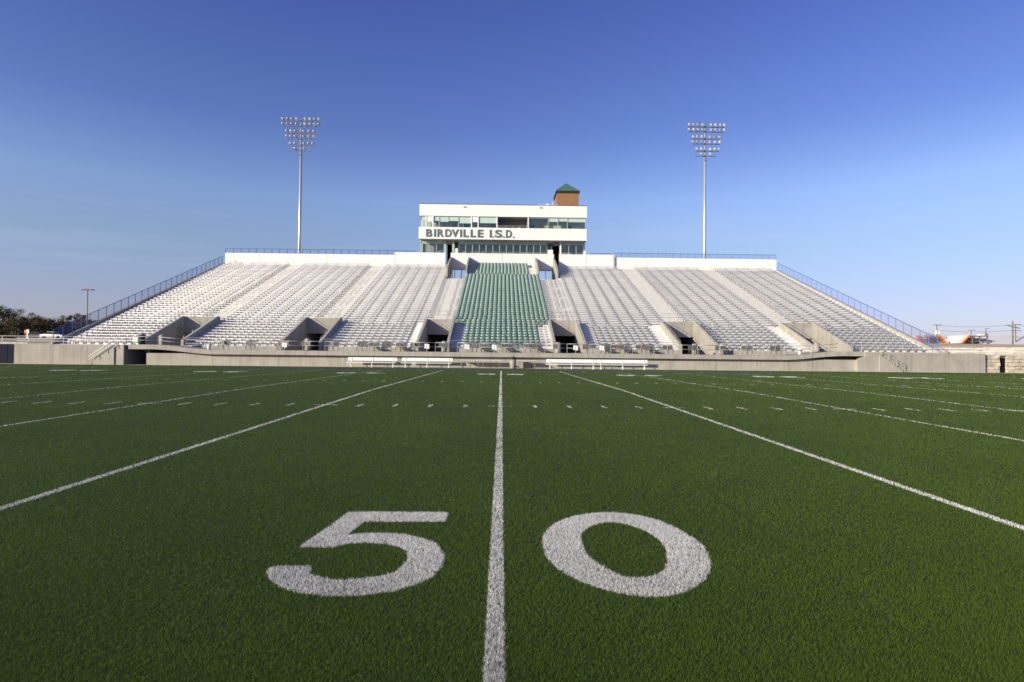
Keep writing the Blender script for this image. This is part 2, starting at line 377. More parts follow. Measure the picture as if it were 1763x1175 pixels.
def tint(X, Y, lo=0., hi=1.):
    n = len(X); sp_ = np.minimum(1, 9 / np.maximum(Y - CY, 1)); t = (lo + hi) / 2 + (hi - lo) * sp_ * rng.uniform(-.5, .5, n)
    # rolls five yards wide laid across the field, and broad worn patches
    roll = np.sin(np.floor((X + 2.3) / (5 * YD)) * 12.9898) * .17
    seam = -.35 * (np.abs((X + 2.3 - .05 * np.sin(Y * .8)) / (5 * YD) - np.round((X + 2.3) / (5 * YD))) * 5 * YD < .018)
    roll = roll + seam
    patch = .15 * np.sin(X * 2.3 + 2 * np.sin(Y * 1.1)) * np.sin(Y * 1.9 + np.sin(X * .7)) + .16 * np.sin(X * .9 + 1.3 * np.sin(Y * .37)) * np.sin(Y * .61 + 2 * np.sin(X * .23))
    return np.repeat(np.clip(t + roll + patch, 0, 1), 3)
def sample_wedge(C, d0, d1):
    D = np.geomspace(d0, d1, 4000); half = .93 * D + 1.3
    rate = fib_n(D, C) * 2 * half; cum = np.concatenate([[0], np.cumsum((rate[1:] + rate[:-1]) / 2 * np.diff(D))])
    n = int(cum[-1]); d = np.interp(rng.uniform(0, cum[-1], n), cum, D)
    return CX + rng.uniform(-1, 1, n) * (.93 * d + 1.3), CY + d
X, Y = sample_wedge(1.75, 1.8, 31.5 - CY)
# a sparser, broader-bladed margin so the pile goes on beyond the frame
D_ = np.geomspace(1.3, 31.5 - CY, 3000); rt = fib_n(D_, .42) * 2 * 4.5; cu = np.concatenate([[0], np.cumsum((rt[1:] + rt[:-1]) / 2 * np.diff(D_))])
n_ = int(cu[-1]); d_ = np.interp(rng.uniform(0, cu[-1], n_), cu, D_); sg = rng.choice([-1, 1], n_)
NMAIN = len(X); X = np.concatenate([X, CX + sg * (.93 * d_ + 1.3 + rng.uniform(0, 4.5, n_))]); Y = np.concatenate([Y, CY + d_])
keep = np.abs(X) < 61.5
u = np.abs(X / (5 * YD) - np.round(X / (5 * YD))) * 5 * YD
keep &= ~((u < .05) & (np.abs(X) < 46) & (np.abs(Y) < HALF))
nr = (Y < -12) & (np.abs(X) < 3)
idx = np.where(nr)[0]
w5 = inside(FIVE, X[idx], Y[idx]); w0 = inside(ZOUT, X[idx], Y[idx]) & ~inside(ZIN, X[idx], Y[idx]); keep[idx[w5 | w0]] = False
def in_rects(Rs):
    r = np.zeros(len(X), bool)
    for n_, a, b_, c, d in Rs: r |= (X > a) & (X < b_) & (Y > c) & (Y < d)
    return r
band = (np.abs(np.abs(Y) - 6.1) < .4) | ((Y > HALF - .8) & (Y < HALF))
ib = np.where(band)[0]; Xs, Ys = X, Y; X, Y = X[ib], Y[ib]
hit = in_rects(NEARH + FARH + TICK + SIDEH); X, Y = Xs, Ys; keep[ib[hit]] = False
inblue = (X > BLUE[0]) & (X < BLUE[1]) & (Y > BLUE[2]) & (Y < BLUE[3])
DT = [(ch, digit_tris(ch, cx, cy, 1.22, 1.83, True)) for ch, cx, cy in DIG]
fi = np.where((np.abs(Y - FAR_MID) < .95))[0]; hit = np.zeros(len(fi), bool)
for ch, T in DT:
    lo = T.reshape(-1, 2).min(0); hi = T.reshape(-1, 2).max(0)
    c = np.where((X[fi] > lo[0]) & (X[fi] < hi[0]))[0]
    if not len(c): continue
    px_, py_ = X[fi[c]], Y[fi[c]]; h_ = np.zeros(len(c), bool)
    for a, b_, e in T:
        s1 = (b_[0]-a[0])*(py_-a[1]) - (b_[1]-a[1])*(px_-a[0]); s2 = (e[0]-b_[0])*(py_-b_[1]) - (e[1]-b_[1])*(px_-b_[0]); s3 = (a[0]-e[0])*(py_-e[1]) - (a[1]-e[1])*(px_-e[0])
        h_ |= ((s1 >= 0) & (s2 >= 0) & (s3 >= 0)) | ((s1 <= 0) & (s2 <= 0) & (s3 <= 0))
    hit[c] |= h_
keep[fi[hit]] = False
g = keep & ~inblue
Vv, Ff = fibre_verts(X[g], Y[g], 1.0, np.where(np.arange(len(X)) < NMAIN, 1.0, 2.6)[g])
stuff(link('turf_fibre', np_mesh('turf_fibre', Vv, Ff, M['fibre'], tint(X[g], Y[g])), field, label='dark green artificial grass pile'))
g = keep & inblue
Vv, Ff = fibre_verts(X[g], Y[g])
link('sideline_strip', np_mesh('sideline_strip', Vv, Ff, M['fibre_blue'], tint(X[g], Y[g])), field, label='blue coaching strip along the far sideline')

def painted(name, X, Y, tris=None, label=None):
    """white fibres (plus a flat painted base under the near digits) as one mesh"""
    wear = .5 * np.sin(X * 7.1 + 3 * np.sin(Y * 2.3)) * np.sin(Y * 5.3 + 2 * np.sin(X * 3.1)) + .5 * np.sin(X * 19 + Y * 13) * np.sin(Y * 23 - X * 9)
    k_ = rng.uniform(0, 1, len(X)) > np.clip(wear - .25, 0, .5) * .5; X, Y, wear = X[k_], Y[k_], wear[k_]
    V, F_ = fibre_verts(X, Y, 1.0, 1.05); t = np.clip(tint(X, Y, .15, 1.) - np.repeat(np.clip(wear, 0, 1) * .2, 3), 0, 1)
    return link(name, np_mesh(name, V, F_, M['fibre_white'], t), field, label=label)
def rect_samples(a, b_, c, d, C=3.0):
    c = max(c, CY + 1.2)
    D = np.geomspace(c - CY, d - CY, 400); rate = fib_n(D, C) * (b_ - a)
    cum = np.concatenate([[0], np.cumsum((rate[1:] + rate[:-1]) / 2 * np.diff(D))]); n = max(4, rng.poisson(cum[-1]))
    return rng.uniform(a, b_, n), CY + np.interp(rng.uniform(0, cum[-1], n), cum, D)
def rough(X, amp=.003): return X + rng.normal(0, amp, len(X))
def yard_label(k):
    if k == 0: return 'white midfield line running between the painted digits'
    return None
for i, (n_, a, b_, c, d) in enumerate(LINES):
    k = round((a + .05) / (5 * YD))
    c = max(c, CY + abs(a) / 1.05 - 3)
    if c >= d: continue
    x_, y_ = rect_samples(a, b_, c, d, 3.0 if abs(k) < 2 else 1.5); o = painted(n_, rough(x_), y_, label=yard_label(k))
for n_, a, b_, c, d in NEARH:
    x_, y_ = rect_samples(a, b_, c, d, 1.9); painted(n_, x_, y_)
for n_, grp in (('far_hash_marks', FARH), ('hash_ticks', TICK), ('sideline_marks', SIDEH)):
    ss = [rect_samples(a, b_, c, d, 1.5) for _, a, b_, c, d in grp]
    stuff(painted(n_, np.concatenate([s[0] for s in ss]), np.concatenate([s[1] for s in ss])))
for ch, T in DT:
    ar = np.abs((T[:,1,0]-T[:,0,0])*(T[:,2,1]-T[:,0,1]) - (T[:,1,1]-T[:,0,1])*(T[:,2,0]-T[:,0,0])) / 2
    n = int(ar.sum() * fib_n(FAR_MID - CY, 5.)) + 10; k = rng.choice(len(T), n, p=ar / ar.sum()); u1, u2 = rng.uniform(0, 1, n), rng.uniform(0, 1, n)
    fl = u1 + u2 > 1; u1[fl] = 1 - u1[fl]; u2[fl] = 1 - u2[fl]
    p = T[k, 0] + (T[k, 1] - T[k, 0]) * u1[:, None] + (T[k, 2] - T[k, 0]) * u2[:, None]
    painted('field_number', p[:, 0], p[:, 1])
for lab, outer, hole in (('large white painted digit five left of the midfield line', FIVE, None), ('large white painted digit zero right of the midfield line', ZOUT, ZIN)):
    lo, hi = outer.min(0) - .02, outer.max(0) + .02
    n = int((hi - lo).prod() * fib_n(4.6, 5.0)); x_, y_ = rng.uniform(lo[0], hi[0], n), rng.uniform(lo[1], hi[1], n)
    xr, yr = rough(x_, .006), rough(y_, .006); k = inside(outer, xr, yr)
    if hole is not None: k &= ~inside(hole, xr, yr)
    painted('field_number', x_[k], y_[k], label=lab)

# ------------------------------------------------------------------ grandstand
NR, PITCHY, RISE, Y0, T0 = 44, .762, .2895, 35.0, 1.72
XE = 42.3
def T_(i): return T0 + RISE * i
def Yf(i): return Y0 + PITCHY * i
stand = thing('grandstand', 'wide concrete and aluminium grandstand rising behind the far sideline', 'grandstand', (0, 33, 0))
SO = Vector((0, 33, 0))
def part(mb, name, m, label=None, parent=None, smooth=False):
    """child of the stand; coordinates are world metres"""
    mb.v = [(x, y - 33, z) for x, y, z in mb.v]
    return mb.build(name, m, parent or stand, smooth, label)
WALK = 1.30
LV = [(-33.8, -30.4), (-20.8, -17.4), (-7.95, -5.25), (5.25, 7.95), (17.4, 20.8), (30.4, 33.8)]
UV = [(-7.75, -5.2), (5.2, 7.75)]
def minus(a, b_, holes):
    out = [(a, b_)]
    for h0, h1 in holes:
        nx_ = []
        for p, q in out:
            if h1 <= p or h0 >= q: nx_.append((p, q)); continue
            if h0 > p: nx_.append((p, h0))
            if h1 < q: nx_.append((h1, q))
        out = nx_
    return out
deck = MB(); ONE_FACE = []
for i in range(NR):
    holes = [(a - .24, b_ + .24) for a, b_ in LV] if i < 9 else ([(a - .2, b_ + .2) for a, b_ in UV] if i >= 35 else [])
    for a, b_ in minus(-XE, XE, holes):
        deck.box(a, b_, Yf(i), Yf(i) + PITCHY + .05, T_(i) - RISE - .12, T_(i))
part(deck, 'seating_deck', M['deck'])
for x in (-41.7, -25.5, -12.5, 12.5, 25.5, 41.7):
    part(MB().prism([(36.5, -.1), (36.5, 1.0), (69, 13.2), (69.5, 13.2), (69.5, 11.0), (60, 7.5), (45, 2.0), (42, -.1)], 'X', x - .3, x + .3), 'raker_beam', M['concrete'])

# bench sections: upper (rows 9..43) and lower (rows 0..8)
UPPER = [(-41.4, -32.4), (-30.0, -20.2), (-17.6, -8.05), (8.25, 17.6), (20.2, 30.0), (32.4, 41.4)]
LOWER = [(-41.4, -34.3), (-29.3, -21.3), (-16.4, -9.6), (9.3, 15.4), (21.4, 28.4), (34.3, 41.4)]
bench_mesh = {}
brk = MB()
for i in range(NR):
    for (a, b_) in (UPPER if i >= 9 else LOWER):
        key = (a, b_)
        if key not in bench_mesh:
            m_ = MB(); ww = b_ - a
            m_.prism([(0, -.055), (.012, -.07), (.27, -.07), (.27, 0), (.02, 0), (0, -.015)], 'X', 0, ww)
            bench_mesh[key] = m_.mesh('bench_plank', M['bench'])
        link('bench_plank', bench_mesh[key], stand, (a, Yf(i) + .36 - 33 + rng.uniform(-.006, .006), T_(i) + .43 + rng.uniform(-.005, .005)))
        sp = 1.62 if i >= 9 else .745; n = max(2, round((b_ - a - .3) / sp))
        for k in range(n + 1):
            x = a + .12 + (b_ - a - .24) * k / n
            brk.box(x - .022, x + .022, Yf(i) + .43, Yf(i) + .58, T_(i), T_(i) + .355)
            brk.box(x - .03, x + .03, Yf(i) + .40, Yf(i) + .60, T_(i) + .32, T_(i) + .358)
stuff(part(brk, 'bench_bracket', M['bracket']))

# green stadium chairs
def seat_mesh():
    m = MB(); nx_, nz_ = 6, 5; W_, H_ = .49, .43
    def P(u, v, off):
        x = (u - .5) * W_ * (1 - .12 * max(0, v - .6) / .4); z = .40 + v * H_
        if v > .99: z -= .06 * abs(2 * u - 1) ** 3
        y = .30 + .07 * v - .055 * (1 - (2*u-1) ** 2) * 0 - .06 * (2*u-1) ** 2 + .05 * math.sin(v * math.pi) + off
        return (x, y, z)
    for off, fl in ((0, False), (.025, True)):
        for i in range(nx_):
            for j in range(nz_):
                q = [P(i/nx_, j/nz_, off), P((i+1)/nx_, j/nz_, off), P((i+1)/nx_, (j+1)/nz_, off), P(i/nx_, (j+1)/nz_, off)]
                m.poly(q[::-1] if fl else q)
    for i in range(nx_): m.poly([P(i/nx_, 1, 0), P((i+1)/nx_, 1, 0), P((i+1)/nx_, 1, .025), P(i/nx_, 1, .025)])
    # folded-up pan: a rounded shell bulging forward
    na, nb = 10, 4; cz, ry, rz2 = .675, .15, .125
    def S(i, j):
        t = 2 * math.pi * i / na; r = math.sin(j / nb * math.pi / 2); e = .6
        cx_, sz_ = math.cos(t), math.sin(t)
        return (math.copysign(abs(cx_) ** e, cx_) * r * .238, .29 - ry * math.cos(j / nb * math.pi / 2), cz + math.copysign(abs(sz_) ** e, sz_) * r * rz2)
    for i in range(na):
        m.poly([S(i, 1), S(i + 1, 1), S(0, 0)][::1])
        for j in range(1, nb): m.poly([S(i, j), S(i, j + 1), S(i + 1, j + 1), S(i + 1, j)])
    m.box(-.03, .03, .18, .30, .05, .40, 1); m.box(-.2, .2, .26, .29, .10, .16, 1)
    me = m.mesh('stadium_seat', [M['seat'], M['seat_iron']], True)
    # weld so the back shades smoothly
    import bmesh
    bm = bmesh.new(); bm.from_mesh(me); bmesh.ops.remove_doubles(bm, verts=bm.verts, dist=1e-4); bm.to_mesh(me); bm.free()
    try: me.set_sharp_from_angle(angle=R(50))
    except Exception: pass
    return me
seat = seat_mesh(); spots = []
for i in range(NR):
    x0, x1 = (-3.75, 3.75) if i < 8 else ((-4.3, 4.3) if i == 8 else ((-5.2, 5.2) if i < 35 else (-3.85, 3.85)))
    n = round((x1 - x0) / .523); p = (x1 - x0) / n
    for k in range(n): spots.append((x0 + p * (k + .5), Yf(i) + .33, T_(i) + .02))
for x, y, z in spots[:290]:
    link('stadium_seat', seat, stand, (x + rng.uniform(-.008, .008), y - 33, z), rng.normal(0, .035))
sv = np.array([v.co[:] for v in seat.vertices]); sf = [p.vertices[:] for p in seat.polygons]
m_ = MB()
smi = [p.material_index for p in seat.polygons]
for x, y, z in spots[290:]:
    b0 = len(m_.v); m_.v += [(a + x, b_ + y, c + z) for a, b_, c in sv]; m_.f += [tuple(k + b0 for k in f) for f in sf]; m_.m += smi
stuff(part(m_, 'stadium_seat_rows', [M['seat'], M['seat_iron']], smooth=True))

# aisles: half-height steps and a pipe handrail
AISLE = [(-32.3, -30.1), (-20.1, -17.7), (-7.95, -5.35), (5.35, 8.15), (17.7, 20.1), (30.1, 32.3)]
for (a, b_) in AISLE:
    st = MB(); top = 35 if abs(a) < 9 else NR
    s0, s1 = a - .05, b_ + .05
    for i in range(9, top - 1):
        st.box(s0, s1, Yf(i) + .38, Yf(i) + PITCHY - .012, T_(i), T_(i) + RISE / 2)
        st.box(s0, s1, Yf(i) + PITCHY - .011, Yf(i) + PITCHY + .003, T_(i), T_(i + 1) + .004)
    part(st, 'aisle_steps', M['step'])
    hr = MB(); outer = a + .10 if a < 0 else b_ - .10
    if abs(a) < 9: rails = [(a + b_) / 2 - .35, a + 2.2 if a < 0 else b_ - 2.2]
    else: rails = [outer]
    for x in rails:
        i = 10
        while i + 5 < top:
            j = i + 5
            for hh in (.9, .5): hr.tube((x, Yf(i), T_(i) + hh), (x, Yf(j) - .3, T_(j) + hh - .12), .022, 5)
            for k in (i, i + 2.5, j - .4): hr.tube((x, Yf(k), T0 + RISE * int(k)), (x, Yf(k), T0 + RISE * k + .9), .022, 5)
            i += 6
    part(hr, 'aisle_handrail', M['alu'])

# lower vomitories
for q, (a, b_) in enumerate(LV):
    yb = Yf(9) - .06; m_ = MB()
    m_.box(a, b_, yb, yb + .25, 3.15, 4.82)                                    # lintel wall
    m_.box(a - .24, a, yb - .001, yb + .25, 1.0, 4.815); m_.box(b_, b_ + .24, yb - .001, yb + .25, 1.0, 4.815)
    vom = part(m_, 'vomitory', M['concrete'])
    for s in ((a - .24, a), (b_, b_ + .24)):
        ck = MB().prism([(34.8, 1.0), (yb - .003, 1.0), (yb - .003, 4.86), (41.6, 4.86), (34.95, 2.28), (34.8, 2.20)], 'X', s[0], s[1])
        part(ck, 'cheek_wall', M['concrete'], parent=vom)
    tn = MB()
    tn.box(a - .02, b_ + .02, yb + 6, yb + 6.1, 1.0, 3.4); tn.box(a - .12, a - .02, yb + .25, yb + 6, 1.0, 3.4); tn.box(b_ + .02, b_ + .12, yb + .25, yb + 6, 1.0, 3.4)
    tn.box(a, b_, yb + .25, yb + 6, 3.3, 3.4)
    part(tn, 'tunnel_lining', M['room_grey'], parent=vom)
    fl = MB().box(a - .02, b_ + .02, 34.82, yb + 6, 1.0, WALK + .02); part(fl, 'tunnel_floor', M['concrete'], parent=vom)
    gr = MB()
    for hh in (.45, .85): gr.tube((a - .1, yb + .12, 4.83 + hh), (b_ + .1, yb + .12, 4.83 + hh), .02, 5)
    for x in np.linspace(a - .1, b_ + .1, 5): gr.tube((x, yb + .12, 4.8), (x, yb + .12, 5.68), .02, 5)
    for x in (a - .12, b_ + .12):
        gr.tube((x, 35.0, 2.62), (x, 41.6, 5.2), .018, 5)
        for t in (0, .25, .5, .75, 1): gr.tube((x, 35 + 6.6 * t, 2.28 + 2.56 * t), (x, 35 + 6.6 * t, 2.62 + 2.58 * t), .016, 5)
    part(gr, 'guard_rail', M['alu'], parent=vom)

# upper vomitories beside the green chairs: see-through to the sky
for q, (a, b_) in enumerate(UV):
    yb = 68.9; z0 = T_(35) - RISE; m_ = MB()
    m_.box(a, b_, yb, yb + .25, 13.95, 16.5)
    vom = part(m_, 'upper_vomitory', M['stucco'])
    for s in ((a - .2, a), (b_, b_ + .2)):
        ck = MB().prism([(61.7, z0 - .3), (yb - .003, z0 - .3), (yb - .003, 15.85), (66.6, 15.2), (64.0, 14.2), (62.2, 13.2), (61.7, 12.6)], 'X', s[0], s[1])
        part(ck, 'cheek_wall', M['concrete'], parent=vom)
    part(MB().box(a - .1, b_ + .1, 61.8, yb + 3, z0 - .3, z0 + .02), 'landing', M['concrete'], parent=vom)
    rl = MB()
    for x in (a + .06, a + .45, (a + b_) / 2 + .2, b_ - .06): rl.tube((x, yb + .1, z0), (x, yb + .1, 13.95), .05, 6)
    part(rl, 'doorway_rail', M['blue'], parent=vom)

# parapet along the top
def panel_wall(xa, xb, y, z0, z1, step, name):
    """precast panels side by side, each an object, with open joints"""
    n = max(1, round((xb - xa) / step)); wd = (xb - xa) / n
    base = part(MB().box(xa, xb, y + .10, y + .22, z0, z1 - .03), name, M['joint'])
    pm = MB().box(0, wd - .035, 0, .095, 0, z1 - z0).mesh('panel', M['stucco'])
    for k in range(n): link('panel', pm, base, (xa + k * wd + .017, y - 33, z0))
    return base
ZB = T_(43) - .1
panel_wall(-42.5, -16.6, 69.2, ZB, 16.12, 5.2, 'parapet_wall'); panel_wall(17.3, 42.7, 69.2, ZB, 16.15, 5.1, 'parapet_wall')
for a, b_ in ((-16.55, -8.75), (-5.0, 5.0), (8.75, 17.25)): panel_wall(a, b_, 68.9, ZB, 16.5, 6.5 if abs(a) < 9 and abs(b_) < 9 else 5.2, 'parapet_wall')
for a, b_ in ((-7.95, -7.75), (7.75, 7.95), (-5.2, -5.0), (5.0, 5.2)): part(MB().box(a, b_, 68.9, 69.1, ZB, 16.5), 'parapet_end', M['stucco'])
part(MB().box(-16.6, -16.45, 68.9, 69.3, ZB, 16.55).box(17.15, 17.3, 68.9, 69.3, ZB, 16.55), 'parapet_return', M['stucco'])
part(MB().box(-42.3, -8.76, 69.44, 76, 14.6, 14.8).box(8.76, 42.3, 69.44, 76, 14.6, 14.8).box(-8.75, 8.75, 69.44, 76, 14.84, 14.99), 'concourse_slab', M['concrete'])
# stairs in the two gaps of the parapet up to the press box
for a, b_ in ((-8.75, -7.95), (7.95, 8.75)):
    s_ = MB()
    for k in range(7): s_.box(a, b_, 68.0 + k * .28, 68.3 + k * .28, 13.6, 14.0 + k * .16)
    part(s_, 'press_stair', M['concrete'])

def fence(pts_of, n, h, name, post_r=.035):
    """rail mesh > each post and the wire mesh; pts_of(t) gives the foot"""
    rl = MB(); P = [Vector(pts_of(k / n)) for k in range(n + 1)]; up = Vector((0, 0, h))
    for p, q in zip(P[:-1], P[1:]):
        rl.tube(p + up, q + up, .032, 6)
    f = part(rl, name, M['blue']); br_ = MB()
    for p, q in zip(P[:-1], P[1:]): br_.tube(p + up * .06, q + up * .06, .02, 5)
    part(br_, 'bottom_rail', M['blue'], parent=f)
    pm = MB().tube((0, 0, -.12), (0, 0, h + .02), post_r, 6).mesh('fence_post', M['blue'])
    for p in P: link('fence_post', pm, f, p - SO)
    nm = MB()
    for p, q in zip(P[:-1], P[1:]): nm.poly([p + up * .06, q + up * .06, q + up, p + up])
    part(nm, 'wire_mesh', M['net'], parent=f)
    return f
fence(lambda t: (-42.5 + t * 25.9, 69.32, 16.05), 22, .78, 'parapet_fence'); fence(lambda t: (17.3 + t * 25.4, 69.32, 16.08), 22, .80, 'parapet_fence')
fence(lambda t: (-16.5 + t * 3.0, 69.4, 16.2), 2, .6, 'parapet_fence'); fence(lambda t: (13.6 + t * 3.4, 69.4, 16.2), 2, .6, 'parapet_fence')
# sloping end walls with fences
for s in (-1, 1):
    ya, yb = 34.6, 69.3
    za, zb = T0 + .02, T_(43) + .22
    ew = MB().prism([(ya, -.15), (yb, -.15), (yb, zb), (68.6, zb), (ya, za)], 'X', s * XE - .02 if s > 0 else -XE - .28, s * XE + .28 if s > 0 else -XE + .02)
    part(ew, 'end_wall', M['concrete'])
    sl = (zb - za) / (68.6 - ya)
    fence(lambda t, s=s: (s * (XE + .13), ya + .3 + t * 33.3, za + sl * (.3 + t * 33.3) + .05), 27, 1.16, 'end_fence')
    cb = MB().prism([(ya, za), (68.6, zb), (68.6, zb + .07), (ya, za + .07)], 'X', s * (XE + .13) - .12, s * (XE + .13) + .16)
    part(cb, 'end_coping', M['concrete'])

# front walkway, fascia, walls
YW, YFS = 32.45, 32.05
sl = MB()
def fas(x):     # fascia bottom and top along x: ramps up at both ends
    t = min(1, max(0, (abs(x) - 26) / 5.5)); t = t * t * (3 - 2 * t); return .90 + .40 * t, 1.30 + .42 * t
xs_ = list(np.linspace(-33.6, -25, 13)) + [-12, 0, 12] + list(np.linspace(25, 33.4, 13))
for a, b_ in zip(xs_[:-1], xs_[1:]):
    (l0, h0), (l1, h1) = fas(a), fas(b_)
    sl.poly([(a, YFS, l0), (b_, YFS, l1), (b_, YFS, h1), (a, YFS, h0)]); sl.poly([(a, YFS, h0), (b_, YFS, h1), (b_, 34.8, h1), (a, 34.8, h0)])
    sl.poly([(a, YFS, l0), (a, 34.8, l0), (b_, 34.8, l1), (b_, YFS, l1)])
part(sl, 'walkway', M['concrete'])
dr = MB()
for x in np.linspace(-25, 25, 19): dr.tube((x, YFS - .02, 1.12), (x, YFS + .05, 1.12), .035, 8)
stuff(part(dr, 'drain_spout', M['bracket']))
fw = part(MB().box(-32.1, 33.3, YW + .05, YW + .25, -.2, .95), 'front_wall', M['joint'])
npn = 11; wpn = 65.6 / npn; pmw = MB().box(0, wpn - .02, 0, .048, -.2, .95).mesh('wall_panel', M['concrete'])
for k in range(npn): link('wall_panel', pmw, fw, (-32.2 + k * wpn, YW - 33, 0))
rs = MB()
for a, b_ in minus(-42.0, 42.0, [(p - .24, q + .24) for p, q in LV]): rs.box(a, b_, 34.8, 34.99, .9, T0 - .02)
part(rs, 'walkway_riser', M['concrete'])
eb = part(MB().box(-43.6, -33.9, 31.96, 34.8, 1.3, 1.655).box(-43.6, -33.9, 31.96, 32.2, -.2, 1.299), 'end_block', M['concrete'])
wpn = (-33.9 - -43.6) / 3; pmw = MB().box(0, wpn - .02, 0, .058, -.2, 1.66).mesh('wall_panel', M['concrete'])
for k in range(3): link('wall_panel', pmw, eb, (-43.6 + k * wpn + .01, 31.9 - 33, 0))
eb = part(MB().box(33.4, 44.6, 31.96, 34.8, 1.3, 1.655).box(33.4, 44.6, 31.96, 32.2, -.2, 1.299), 'end_block', M['concrete'])
wpn = (44.6 - 33.4) / 3; pmw = MB().box(0, wpn - .02, 0, .058, -.2, 1.66).mesh('wall_panel', M['concrete'])
for k in range(3): link('wall_panel', pmw, eb, (33.4 + k * wpn + .01, 31.9 - 33, 0))
part(MB().box(-33.9, -32.2, 35.5, 35.6, -.2, 1.4).box(-34.0, -33.9, 32.2, 35.5, -.2, 1.4).box(-32.2, -32.1, 32.7, 35.5, -.2, 1.4).box(-33.9, -32.2, 32.2, 35.5, 1.26, 1.32), 'tunnel_recess', M['room_grey'])
part(MB().prism([(33.4, -.2), (33.4, 1.30), (32.7, .9), (32.7, -.2)], 'Y', 31.95, 32.44), 'buttress', M['concrete'])
# pipe railing on the front edge: rails > posts
fr = MB(); edge = [-33.4, -31, -28.5, -26] + list(np.arange(-24, 25, 2.0)) + [26, 28.5, 31, 33.2]
for a, b_ in zip(edge[:-1], edge[1:]):
    ha, hb = fas(a)[1], fas(b_)[1]; ka, kb = (.86 if abs(a) < 27 else .72), (.86 if abs(b_) < 27 else .72)
    fr.tube((a, YFS + .08, ha + ka), (b_, YFS + .08, hb + kb), .026, 6); fr.tube((a, YFS + .08, ha + ka * .55), (b_, YFS + .08, hb + kb * .55), .017, 6)
fro = part(fr, 'front_railing', M['alu'], smooth=True)
pm = MB().tube((0, 0, 0), (0, 0, .86), .02, 6).mesh('railing_post', M['alu'])
for x in edge: link('railing_post', pm, fro, (x, YFS + .08 - 33, fas(x)[1] - (0 if abs(x) < 27 else .14)))
# second pipe rail along the first seating row
r2 = MB()
for a, b_ in minus(-41.5, 41.5, [(p - .24, q + .24) for p, q in LV]):
    r2.tube((a, 34.9, 2.42), (b_, 34.9, 2.42), .022, 5)
    for x in np.linspace(a + .05, b_ - .05, max(2, int((b_ - a) / 2.4) + 1)): r2.tube((x, 34.9, T0 - .05), (x, 34.9, 2.42), .02, 5)
part(r2, 'row_railing', M['alu'])
# end railings on the raised blocks and the stair rails down to the field
def pipe_rail(pts, h, name, m, mid=True, label=None):
    q = MB(); up = Vector((0, 0, h)); P = [Vector(p) for p in pts]
    for a, b_ in zip(P[:-1], P[1:]):
        q.tube(a + up, b_ + up, .025, 6)
        if mid: q.tube(a + up * .55, b_ + up * .55, .022, 6)
    for p in P: q.tube(p, p + up, .02, 6)
    return part(q, name, m, label=label)
pipe_rail([(-43.5 + k * 1.6, 32.05, 1.655) for k in range(7)], .52, 'end_railing', M['alu'])
pipe_rail([(35.5 + k * 1.5, 32.05, 1.655) for k in range(7)], .55, 'end_railing', M['alu'])
for s, m_ in ((-1, M['alu']), (1, M['bracket'])):
    st = MB(); xa = s * 34.3
    xa = s * 34.7
    for k in range(8): x = xa + s * k * .27; st.box(min(x, x + s * .27), max(x, x + s * .27), 31.80, 31.897, -.16, 1.45 - k * .19)
    part(st, 'field_stair', M['concrete'])
    pipe_rail([(xa + s * k * .72, 31.64, max(G0, 1.45 - k * .5)) for k in range(4)], .62, 'stair_rail', m_)

# ------------------------------------------------------------------ press box
YP = 70.3
pb = thing('press_box', 'two storey white press box above the green seats with teal lettering', 'press box', (0, YP, 15))
def pp(mb, name, m, parent=None, label=None, smooth=False):
    mb.v = [(x, y - YP, z - 15) for x, y, z in mb.v]
    return mb.build(name, m, parent or pb, smooth, label)
XL, XR = at(722, 380, YP)[0], at(1010.5, 380, YP)[0]
ZT = (at(722, 351.8, YP)[1] + at(1010, 354.5, YP)[1]) / 2
ZU = (at(722, 372, YP)[1] + at(1010, 375, YP)[1]) / 2
ZS = (at(722, 391.8, YP)[1] + at(1010, 394.6, YP)[1]) / 2
ZM = (at(722, 412, YP)[1] + at(1010, 413.4, YP)[1]) / 2
def lx(px, y=385): return at(px, y, YP)[0]
n = 6; wd = (XR - XL) / n
top = pp(MB().box(XL + .02, XR - .02, YP + .1, YP + .3, ZU + .01, ZT - .02), 'upper_fascia', M['joint'])
pm = MB().box(0, wd - .008, 0, .1, 0, ZT - ZU).mesh('panel', M['stucco'])
for k in range(n): link('panel', pm, top, (XL + k * wd + .004, 0, ZU - 15))
mid = pp(MB().box(XL - .02, XR - .02, YP + .0, YP + .2, ZM + .01, ZS - .02), 'lower_fascia', M['joint'])
pm = MB().box(0, wd - .008, 0, .2, 0, ZS - ZM).mesh('panel', M['stucco'])
for k in range(n): link('panel', pm, mid, (XL - .06 + k * wd + .004, -.2, ZM - 15))
pp(MB().box(XL - .12, XR + .06, YP - .26, YP + .1, ZM - .08, ZM - .004), 'drip_edge', M['stucco'])
for x0, x1 in ((XL, XL + .25), (XR - .25, XR)):
    pp(MB().box(x0, x1, YP + .31, YP + 5.6, ZU + .02, ZT - .03).box(x0, x1, YP + .31, YP + 5.6, ZM + .02, ZS), 'side_wall', M['stucco'])
    pp(MB().box(x0, x1, YP + 2.2, YP + 5.6, 14.99, ZM).box(x0, x1, YP + 2.2, YP + 5.6, ZS, ZU + .02), 'side_wall', M['stucco'])
pp(MB().box(XL + .02, XR - .02, YP + .3, YP + 5.6, ZT - .35, ZT - .03), 'roof', M['cap'])
pp(MB().box(XL - .03, XR + .03, YP - .03, YP + .32, ZT - .02, ZT + .07), 'coping', M['cap'])
pp(MB().box(XL + .26, XR - .26, YP + .31, YP + 5.6, ZU - .02, ZU + .1), 'ceiling', M['room'])
pp(MB().box(XL + .02, XR - .02, YP + .2, YP + 5.6, ZM + .02, ZM + .3), 'floor_slab', M['room'])
